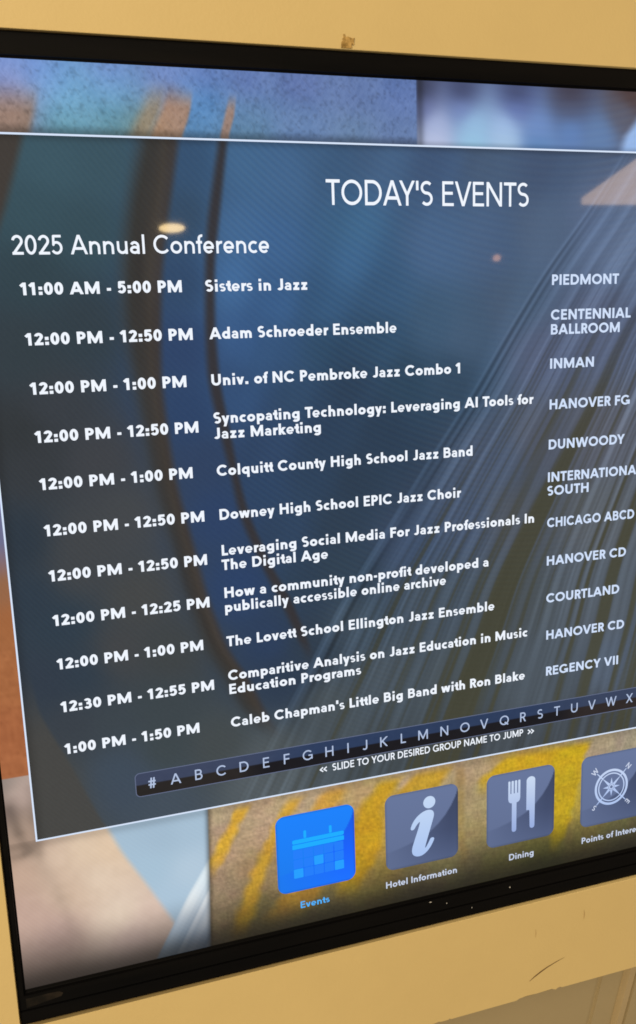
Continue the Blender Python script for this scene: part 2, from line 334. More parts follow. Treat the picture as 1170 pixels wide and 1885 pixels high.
# ------------------------------------------------------------------ materials
def paint(name, rgb, rough=0.5, bump=0.02):
    m, nt, b = nodes(name)
    tc = nt.nodes.new("ShaderNodeTexCoord")
    n1 = nt.nodes.new("ShaderNodeTexNoise"); n1.inputs["Scale"].default_value = 3.0; n1.inputs["Detail"].default_value = 6
    n2 = nt.nodes.new("ShaderNodeTexNoise"); n2.inputs["Scale"].default_value = 420.0; n2.inputs["Detail"].default_value = 3
    for n in (n1, n2):
        nt.links.new(tc.outputs["Object"], n.inputs["Vector"])
    mx = nt.nodes.new("ShaderNodeMix"); mx.data_type = 'RGBA'
    c = np.array(rgb)
    mx.inputs[6].default_value = (*(c * 0.86), 1)
    mx.inputs[7].default_value = (*(c * np.array([1.08, 1.10, 1.13])), 1)
    n3 = nt.nodes.new("ShaderNodeTexNoise"); n3.inputs["Scale"].default_value = 26.0; n3.inputs["Detail"].default_value = 8; n3.inputs["Roughness"].default_value = 0.65
    nt.links.new(tc.outputs["Object"], n3.inputs["Vector"])
    av = nt.nodes.new("ShaderNodeMath"); av.operation = 'MULTIPLY_ADD'; av.inputs[1].default_value = 0.35
    h = nt.nodes.new("ShaderNodeMath"); h.operation = 'MULTIPLY'; h.inputs[1].default_value = 0.65
    nt.links.new(n1.outputs["Fac"], h.inputs[0]); nt.links.new(n3.outputs["Fac"], av.inputs[0]); nt.links.new(h.outputs[0], av.inputs[2])
    nt.links.new(av.outputs[0], mx.inputs[0])
    nt.links.new(mx.outputs[2], b.inputs["Base Color"])
    b.inputs["Roughness"].default_value = rough
    bp = nt.nodes.new("ShaderNodeBump"); bp.inputs["Strength"].default_value = bump * 9; bp.inputs["Distance"].default_value = 0.0006
    nt.links.new(n2.outputs["Fac"], bp.inputs["Height"])
    nt.links.new(bp.outputs["Normal"], b.inputs["Normal"])
    return m


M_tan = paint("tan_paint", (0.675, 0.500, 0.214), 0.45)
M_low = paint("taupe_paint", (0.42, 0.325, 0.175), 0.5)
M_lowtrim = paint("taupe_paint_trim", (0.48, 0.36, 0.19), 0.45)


def plain(name, rgb, rough=0.4, spec=0.5):
    m, nt, b = nodes(name)
    b.inputs["Base Color"].default_value = (*rgb, 1)
    b.inputs["Roughness"].default_value = rough
    b.inputs["Specular IOR Level"].default_value = spec
    return m


def black_plastic():
    m, nt, b = nodes("black_plastic")
    tc = nt.nodes.new("ShaderNodeTexCoord")
    n1 = nt.nodes.new("ShaderNodeTexNoise"); n1.inputs["Scale"].default_value = 18; n1.inputs["Detail"].default_value = 8
    mp = nt.nodes.new("ShaderNodeMapping"); mp.inputs["Scale"].default_value = (0.25, 1, 2.5)
    nt.links.new(tc.outputs["Object"], mp.inputs["Vector"])
    nt.links.new(mp.outputs["Vector"], n1.inputs["Vector"])
    rp = nt.nodes.new("ShaderNodeValToRGB")
    rp.color_ramp.elements[0].position = 0.35; rp.color_ramp.elements[0].color = (0.0022, 0.0022, 0.0026, 1)
    rp.color_ramp.elements[1].position = 0.8; rp.color_ramp.elements[1].color = (0.0058, 0.0050, 0.0046, 1)
    nt.links.new(n1.outputs["Fac"], rp.inputs["Fac"])
    nt.links.new(rp.outputs["Color"], b.inputs["Base Color"])
    r2 = nt.nodes.new("ShaderNodeMapRange"); r2.inputs[3].default_value = 0.35; r2.inputs[4].default_value = 0.6
    nt.links.new(n1.outputs["Fac"], r2.inputs[0])
    nt.links.new(r2.outputs[0], b.inputs["Roughness"])
    b.inputs["Specular IOR Level"].default_value = 0.07
    return m


M_black = black_plastic()
M_dark = plain("dark_gap", (0.006, 0.005, 0.004), 0.8, 0.1)

# ------------------------------------------------------------------ kiosk cabinet
ZF = -0.07                               # front of the tan board
cab = thing("kiosk_cabinet", "tan painted kiosk cabinet front with a scratched, chipped ledge framing the black screen", "kiosk",
            W(1.76, 10.0, 0.6))
OP = (-3.432, -5.262, 6.975, 5.212)       # the opening the display sits in
BX0, BX1, BY0, BY1 = -4.7, 8.2, -7.4, 6.631
rng = random.Random(5)
bottom = [(BX1, BY1)]
chips = [(3.60, 0.012), (3.575, 0.028), (3.53, 0.022), (3.50, 0.004), (3.475, 0.014), (3.44, 0.030), (3.2, 0.024), (3.05, 0.030), (2.93, 0.020), (2.885, 0.0),
         (1.905, 0.0), (1.89, 0.020), (1.87, 0.0), (1.76, 0.0), (1.73, 0.012), (1.68, 0.006), (1.655, 0.0)]
for x, d in chips:
    bottom.append((x, BY1 - d))
bottom.append((BX0, BY1))
board = outline([[(BX0, BY0), (BX1, BY0)] + bottom, [(OP[0], OP[1]), (OP[2], OP[1]), (OP[2], OP[3]), (OP[0], OP[3])]], ZF + 0.16, 0.32, 0.008)
fb = link("front_board", board, M_tan, cab)
# where the paint has chipped off the ledge the dark core shows just behind it
link("chipped_edge", mesh([(2.87, 6.585, ZF + 0.012), (3.61, 6.585, ZF + 0.012), (3.61, 6.629, ZF + 0.012), (2.87, 6.629, ZF + 0.012)], [(0, 1, 2, 3)]),
     plain("bare_core", (0.16, 0.10, 0.045), 0.8), fb)
M_scr = plain("scratch_brown", (0.17, 0.10, 0.035), 0.6)


def sliver(pts, w, name, m, parent, z):
    L, Rr = [], []
    n = len(pts)
    for i, (x, y) in enumerate(pts):
        a, b = pts[max(i - 1, 0)], pts[min(i + 1, n - 1)]
        dx, dy = b[0] - a[0], b[1] - a[1]
        l = math.hypot(dx, dy)
        ww = w[i] / 2
        L.append((x - dy / l * ww, y + dx / l * ww, z))
        Rr.append((x + dy / l * ww, y - dx / l * ww, z))
    f = [(i, i + 1, n + i + 1, n + i) for i in range(n - 1)]
    return link(name, mesh(L + Rr, f), m, parent)


sliver([(3.082, 6.385), (3.16, 6.335), (3.25, 6.287), (3.36, 6.238), (3.50, 6.192), (3.625, 6.158)],
       [0.004, 0.017, 0.021, 0.015, 0.010, 0.002], "scratch", M_scr, fb, ZF - 0.0115)
M_scf = plain("scuff_tan", (0.46, 0.30, 0.12), 0.6)
sliver([(3.919, 5.50), (3.925, 5.57), (3.917, 5.645)], [0.004, 0.016, 0.004], "scuff", M_scf, fb, ZF - 0.0115)
sliver([(3.168, 5.61), (3.172, 5.67), (3.166, 5.735)], [0.004, 0.011, 0.003], "scuff", M_scf, fb, ZF - 0.0115)

# lower door, leaning back under the ledge
TL = 0.25


def low(x, y, out=0.0):
    return (x, y, 0.35 + TL * (y - 6.63) - out)


def slab(x0, x1, y0, y1, o0, o1, name, m, parent, b=0.012):
    """raised strip on the leaning face: o1 in front of it, back at o0"""
    v = [low(x0, y0, o0), low(x1, y0, o0), low(x1, y1, o0), low(x0, y1, o0),
         low(x0 + b, y0 + b, o1), low(x1 - b, y0 + b, o1), low(x1 - b, y1 - b, o1), low(x0 + b, y1 - b, o1)]
    f = [(4, 5, 6, 7), (0, 1, 5, 4), (1, 2, 6, 5), (2, 3, 7, 6), (3, 0, 4, 7)]
    return link(name, mesh(v, f), m, parent)


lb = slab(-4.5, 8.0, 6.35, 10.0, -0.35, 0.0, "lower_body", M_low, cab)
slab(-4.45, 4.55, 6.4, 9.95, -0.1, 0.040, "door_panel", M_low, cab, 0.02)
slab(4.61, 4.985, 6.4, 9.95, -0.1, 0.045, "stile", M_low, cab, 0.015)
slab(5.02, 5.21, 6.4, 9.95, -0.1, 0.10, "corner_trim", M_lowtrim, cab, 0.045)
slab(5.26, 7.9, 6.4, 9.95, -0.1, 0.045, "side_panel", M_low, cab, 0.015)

# ------------------------------------------------------------------ display
disp = thing("touchscreen_display", "black framed touchscreen listing today's events in white writing over a hammock picture", "touchscreen",
             W(1.76, 5.2, 0.0))


def rings(loops, name, m, parent):
    v, f = [], []
    for (x0, y0, x1, y1, z) in loops:
        v += [(x0, y0, z), (x1, y0, z), (x1, y1, z), (x0, y1, z)]
    for k in range(len(loops) - 1):
        a, b = 4 * k, 4 * k + 4
        for j in range(4):
            f.append((a + j, a + (j + 1) % 4, b + (j + 1) % 4, b + j))
    return link(name, mesh(v, f), m, parent)


bz = rings([(-3.412, -5.247, 6.955, 5.188, 0.25), (-3.412, -5.247, 6.955, 5.188, -0.034), (-3.408, -5.243, 6.951, 5.184, -0.040),
            (-3.404, -5.240, 6.947, 5.026, -0.040), (-3.4035, -5.2395, 6.9465, 5.018, -0.018), (-3.403, -5.239, 6.946, 5.010, -0.018),
            (-3.402, -5.238, 6.945, 5.004, -0.038), (-3.362, -5.05, 6.88, 4.838, -0.036), (-3.359, -5.046, 6.876, 4.832, -0.044),
            (-3.352, -5.038, 6.872, 4.826, -0.044), (-3.346, -5.03, 6.868, 4.818, -0.010), (-3.338, -5.022, 6.862, 4.806, -0.006), (-3.330, -5.014, 6.852, 4.775, -0.004)],
           "bezel", M_black, disp)
# back of the opening
rings([(OP[0], OP[1], OP[2], OP[3], 0.12), (-3.3, -5.1, 6.8, 5.0, 0.12)], "back_plate", M_dark, disp)
M_dust = plain("dust", (0.5, 0.48, 0.45), 0.8)
for x, y, s, a in ((1.644, 4.855, 0.013, 0.3), (1.873, 4.925, 0.011, 1.2), (2.232, 5.075, 0.010, 2.0), (2.792, 4.912, 0.013, 0.9)):
    pts = [(x + s * (1.7 if k % 5 == 0 else 0.6) * math.cos(a + k * 0.63), y + s * math.sin(a + k * 0.63) * 0.7, -0.0415 if y < 5.03 else -0.0445) for k in range(10)]
    link("dust_speck", mesh(pts, [tuple(range(10))]), M_dust, bz)
# clear sticker left on the lower left corner of the frame
m, nt, b = nodes("old_sticker")
b.inputs["Roughness"].default_value = 0.65; b.inputs["Specular IOR Level"].default_value = 0.08
tc = nt.nodes.new("ShaderNodeTexCoord"); n1 = nt.nodes.new("ShaderNodeTexNoise"); n1.inputs["Scale"].default_value = 90; n1.inputs["Detail"].default_value = 5
nt.links.new(tc.outputs["Object"], n1.inputs["Vector"])
rp = nt.nodes.new("ShaderNodeValToRGB")
rp.color_ramp.elements[0].position = 0.4; rp.color_ramp.elements[0].color = (0.008, 0.007, 0.006, 1)
rp.color_ramp.elements[1].position = 0.75; rp.color_ramp.elements[1].color = (0.030, 0.022, 0.016, 1)
nt.links.new(n1.outputs["Fac"], rp.inputs["Fac"]); nt.links.new(rp.outputs["Color"], b.inputs["Base Color"])
link("worn_sticker", mesh([(-3.335, 4.866, -0.0385), (-3.1, 4.862, -0.0385), (-2.97, 4.868, -0.0385), (-2.93, 4.90, -0.0385), (-2.955, 4.935, -0.0385), (-3.2, 4.968, -0.0385), (-3.335, 4.985, -0.0385)],
                          [tuple(range(7))]), m, bz)


# ---- the picture shown on the screen
def picture(X, Y):
    C = np.zeros(X.shape + (3,))
    cell = vnoise(X, Y, 33, 30, 3) * 0.7 + vnoise(X, Y, 56, 52, 4) * 0.5
    # top left: woven denim
    D = blend(X, Y, TOP_LEFT, 4.0, 0.06) * np.array([1.0, 1.02, 1.02])
    xl, xr = cedge(OR_L), cedge(OR_R)
    top = sm(-4.86, -4.55, Y + 0.08 * vnoise(X, Y, 3, 3, 8))
    soft = 0.07
    m = sm(-soft, soft, X - xl(Y)) * sm(-0.02, 0.02, xr(Y) - X) * top
    D = mixc(D, (180, 124, 84), m * 0.72)
    m = sm(-0.09, 0.07, X - xl(Y) + 0.17) * sm(-0.03, 0.05, xl(Y) - X) * top
    D = mixc(D, (150, 126, 98), m * 0.75)
    m = sm(-0.02, 0.02, X - edge(SL_L)(Y)) * sm(-0.015, 0.015, edge(SL_R)(Y) - X) * sm(-4.83, -4.6, Y)
    D = mixc(D, (165, 126, 104), m * 0.8)
    m = sm(-0.05, 0.05, edge(TAN_E)(Y) - X) * sm(-4.85, -4.5, Y)
    D = mixc(D, (152, 118, 94), m * 0.75)
    spots = np.clip(cell - 0.05, 0, 1)
    weave = vnoise(X + Y * 0.6, Y - X * 0.2, 70, 26, 9)
    D = D * (1.03 - 0.17 * spots[..., None]) + 7 * weave[..., None] + 6 * vnoise(X, Y, 5, 5, 11)[..., None]
    D *= (1 - 0.30 * sm(-4.46, -4.36, Y))[..., None]
    # top right: blurred white and blue
    E = blend(X, Y, TOP_RIGHT, 4.0, 0.025)
    m = sm(-0.08, 0.08, X - edge(WEDGE)(Y))
    E = mixc(E, (152, 186, 236), m * 0.95 * sm(-4.95, -4.65, Y))
    E *= (1 - 0.15 * sm(-4.42, -4.36, Y))[..., None]
    cut = sm(-0.012, 0.012, X - 1.604)
    T = D * (1 - cut[..., None]) + E * cut[..., None]
    T *= (1 - 0.30 * np.exp(-((X - 1.64) / 0.05) ** 2) * (X > 1.604))[..., None]
    # left strip: grain of wood, cloth under it
    L = blend(X, Y, LEFT, 4.0)
    wood = sm(0.2, 0.75, Y + 0.15 * vnoise(X, Y, 4, 4, 2)) * sm(0.006, -0.006, Y - 2.203)
    g = vnoise(X, Y, 9, 50, 21) * 0.6 + vnoise(X, Y, 30, 22, 22) * 0.6
    L = L + (wood * g * 11)[..., None] * np.array([1.0, 0.8, 0.6])
    # lower left: cloth, shirt and blue
    B = blend(X, Y, LOW_LEFT, 3.6)
    B = B + 2.5 * vnoise(X, Y, 14, 14, 31)[..., None]
    for pts, w, k in FOLDS:
        for (xa, ya), (xb, yb) in zip(pts[:-1], pts[1:]):
            t = np.clip(((X - xa) * (xb - xa) + (Y - ya) * (yb - ya)) / ((xb - xa) ** 2 + (yb - ya) ** 2), 0, 1)
            dd = np.hypot(X - xa - t * (xb - xa), Y - ya - t * (yb - ya))
            B *= (1 - k * np.exp(-(dd / w) ** 2) * np.minimum(1, 4 * t + 0.4))[..., None]
    bl = blend(X, Y, BLUE)
    m = sm(-0.05, 0.05, X - cedge(SKIN_E)(Y))
    B = B * (1 - m[..., None]) + bl * m[..., None]
    xe = cedge(ROPE_E)(Y)
    m = sm(-0.02, 0.02, X - xe) * sm(3.35, 3.5, Y)
    u = (X - xe) / 0.30
    st = vnoise(u, Y * 0, 4.2, 1, 41) * 26 + vnoise(u, Y * 0, 9.0, 1, 42) * 14
    rope = blend(X, Y, ROPE) + st[..., None] * np.array([1.1, 0.9, 0.7])
    B = B * (1 - m[..., None]) + rope * m[..., None]
    # lower right: burlap with yellow stripes
    Hs = blend(X, Y, BURLAP, 3.6)
    Hs = (Hs + (Hs.mean(-1, keepdims=True) - Hs) * 0.15) * 1.05
    for pl, pr, c, k, s in STRIPES:
        yy = [q[1] for q in pl] + [q[1] for q in pr]
        wob = 0.035 * vnoise(X, Y, 9, 9, 55)
        s = s * 1.7
        m = sm(-s, s, X - edge(pl)(Y) + wob) * sm(-s, s, edge(pr)(Y) - X + wob) * sm(min(yy) - 0.05, min(yy) + 0.1, Y) * sm(max(yy) + 0.15, max(yy) - 0.25, Y)
        Hs = mixc(Hs, c, m * k)
    w1 = vnoise(X, Y, 14, 50, 61) * 0.6 + vnoise(X, Y, 44, 22, 62) * 0.7 + vnoise(X, Y, 70, 60, 63) * 0.6
    Hs = Hs * (1 + 0.09 * w1[..., None]) + 5 * vnoise(X, Y, 3, 5, 64)[..., None] * np.array([1, .9, .3])
    Hs[..., 1] += 4 * vnoise(X, Y, 8, 8, 65)
    xc = edge(CUT)(Y)
    cut = sm(-0.012, 0.012, X - xc)
    B = B * (1 - cut[..., None]) + Hs * cut[..., None]
    B *= (1 - 0.32 * np.exp(-((X - xc) / 0.035) ** 2))[..., None]
    # put together; the picture darkens to its lower rim
    lowm = sm(2.199, 2.211, Y)
    C = np.where((Y < -3)[..., None], T, L * (1 - lowm[..., None]) + B * lowm[..., None])
    fade = 1 - 0.60 * sm(3.95, 4.82, Y + 0.08 * vnoise(X, Y, 1.5, 1, 71)) - 0.16 * sm(4.45, 4.80, Y)
    C = C * fade[..., None] + 4 * (1 - fade[..., None])
    C *= (1 - 0.12 * np.exp(-((Y - 3.02) / 0.06) ** 2) * (Y > 2.98))[..., None]
    return C + fine(X, Y) * 1.6


def fine(X, Y):
    """faint beat of the pixel grid"""
    ph = -7.0 * X + 13.0 * Y + 1.5 * (X - 1.0) ** 2 + 0.25 * (Y + 2.5) ** 2
    a = 0.55 + 0.45 * vnoise(X, Y, 0.8, 0.8, 12)
    p = np.stack([np.sin(2 * np.pi * ph + k) for k in (0.0, 0.5, 1.1)], -1)
    return p * a[..., None]


def panel(X, Y):
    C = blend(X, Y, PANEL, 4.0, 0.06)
    # curved hammock edge: two dark brown arcs
    e = cedge(DARK_L)(Y)
    C = mixc(C, (70, 60, 57), sm(0.06, -0.06, X - e) * sm(-2.6, -3.1, Y))
    l1, r1 = cedge(ARC1L)(Y), cedge(ARC1R)(Y)
    u = (X - l1) / (r1 - l1)
    c1 = np.stack([np.interp(u, [0, .25, .45, .7, 1], a) for a in ([62, 57, 57, 70, 64], [60, 52, 50, 58, 54], [60, 50, 48, 52, 56])], -1)
    c1 = c1 + vnoise(u * 4, Y, 1.5, 1.5, 81)[..., None] * 4
    m = 0.94 * sm(-0.10, 0.14, X - l1) * sm(-0.05, 0.05, r1 - X) * sm(2.35, 1.75, Y)
    C = C * (1 - m[..., None]) + c1 * m[..., None]
    l2, r2 = cedge(ARC2L)(Y), cedge(ARC2R)(Y)
    m = sm(-0.05, 0.05, X - l2) * sm(-0.03, 0.05, r2 - X) * sm(1.45, 1.0, Y)
    C = mixc(C, (54, 47, 52), m * 0.92)
    # shirt at the lower left
    m = sm(0.03, -0.03, X - cedge(SHIRT)(Y)) * sm(0.9, 1.9, Y)
    C = mixc(C, (77, 72, 71), m * 0.95)
    # fan of ropes
    xe = cedge(FAN)(Y)
    wid = np.interp(Y, [-4.4, -2, 0, 1.4, 3], [0.62, 0.72, 0.88, 1.0, 1.12])
    s = (X - xe) / wid
    inside = sm(-0.03, 0.05, s)
    n = (vnoise(s, Y * 0, 2.3, 1, 91) * 0.6 + vnoise(s, Y * 0.15, 6.2, 1, 92) * 0.9 + vnoise(s, Y * 0.25, 14, 1, 93) * 1.3
         + vnoise(s, Y * 0.4, 30, 1, 94) * 1.0)
    amp = np.interp(Y, [-4.4, -3, -1, 1, 3], [11, 17, 19, 15, 12]) * (0.75 + 0.35 * vnoise(s, Y, 1.3, 1.1, 95))
    d = n * amp
    C = C + (inside * (d + np.interp(Y, [-4.4, -3, 0, 2], [5, 7, 3, 0])))[..., None] * np.array([0.92, 1.0, 1.2])
    ol = np.clip(-n - 0.25, 0, 1) * inside * sm(-3, -0.5, Y) * sm(0.2, 1.2, s)
    C = mixc(C, (80, 74, 54), ol * 0.75)
    # soft waves left of the fan
    k = (1 - inside) * sm(-0.2, 0.5, X - r2)
    C = C + (k * (vnoise(X + Y * 0.45, Y * 0.35, 2.2, 1, 97) * 6 + vnoise(X + Y * 0.5, Y * 0.3, 5, 1.2, 98) * 3))[..., None] * np.array([0.7, 1, 1.3])
    # narrow shade along the panel's rim
    C *= (1 - 0.22 * np.exp(-((Y - PY0) / 0.05) ** 2) - 0.18 * np.exp(-((X - PX0) / 0.07) ** 2))[..., None]
    C = C * np.array([0.84, 0.905, 0.90])
    g = C.mean(-1, keepdims=True)
    C = g + (C - g) * 0.97
    return C + fine(X, Y) * (1.6 + 2.0 * k[..., None]) + 1.2 * vnoise(X, Y, 60, 60, 99)[..., None]


xs = np.linspace(SX0, 5.4, 600)
ys = np.concatenate([np.linspace(SY0, -4.25, 70), np.linspace(-4.2, 0.0, 12), np.linspace(0.02, 2.19, 60), np.linspace(2.197, SY1, 190)])
M_pic = screen_mat("picture_pixels", attr="pixels")
link("background_picture", grid_mesh(xs, ys, picture, 0.0), M_pic, disp)
link("dark_backlight", mesh([(5.4, SY0, 0.001), (SX1, SY0, 0.001), (SX1, SY1, 0.001), (5.4, SY1, 0.001)], [(0, 1, 2, 3)]), screen_mat("dim_pixels", (90, 90, 95)), disp)
xs = np.linspace(PX0, 5.3, 600)
ys = np.linspace(PY0, PY1, 520)
M_pan = screen_mat("panel_pixels", attr="pixels")
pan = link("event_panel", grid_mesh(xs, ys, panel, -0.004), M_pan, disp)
M_line = screen_mat("line_pixels", (214, 228, 250))
t = 0.0095
link("panel_border", outline([[(PX0 - t, PY0 - t), (PX1, PY0 - t), (PX1, PY1 + t), (PX0 - t, PY1 + t)],
                              [(PX0 + t, PY0 + t), (PX1 - 2 * t, PY0 + t), (PX1 - 2 * t, PY1 - t), (PX0 + t, PY1 - t)]], -0.007), M_line, pan)

# ---- writing
M_white = screen_mat("white_pixels", (240, 246, 255))
M_pale = screen_mat("pale_pixels", (208, 224, 250))
M_letter = screen_mat("letter_pixels", (176, 192, 222))
M_cap = screen_mat("caption_pixels", (200, 210, 232))
M_cyan = screen_mat("selected_pixels", (74, 178, 255))
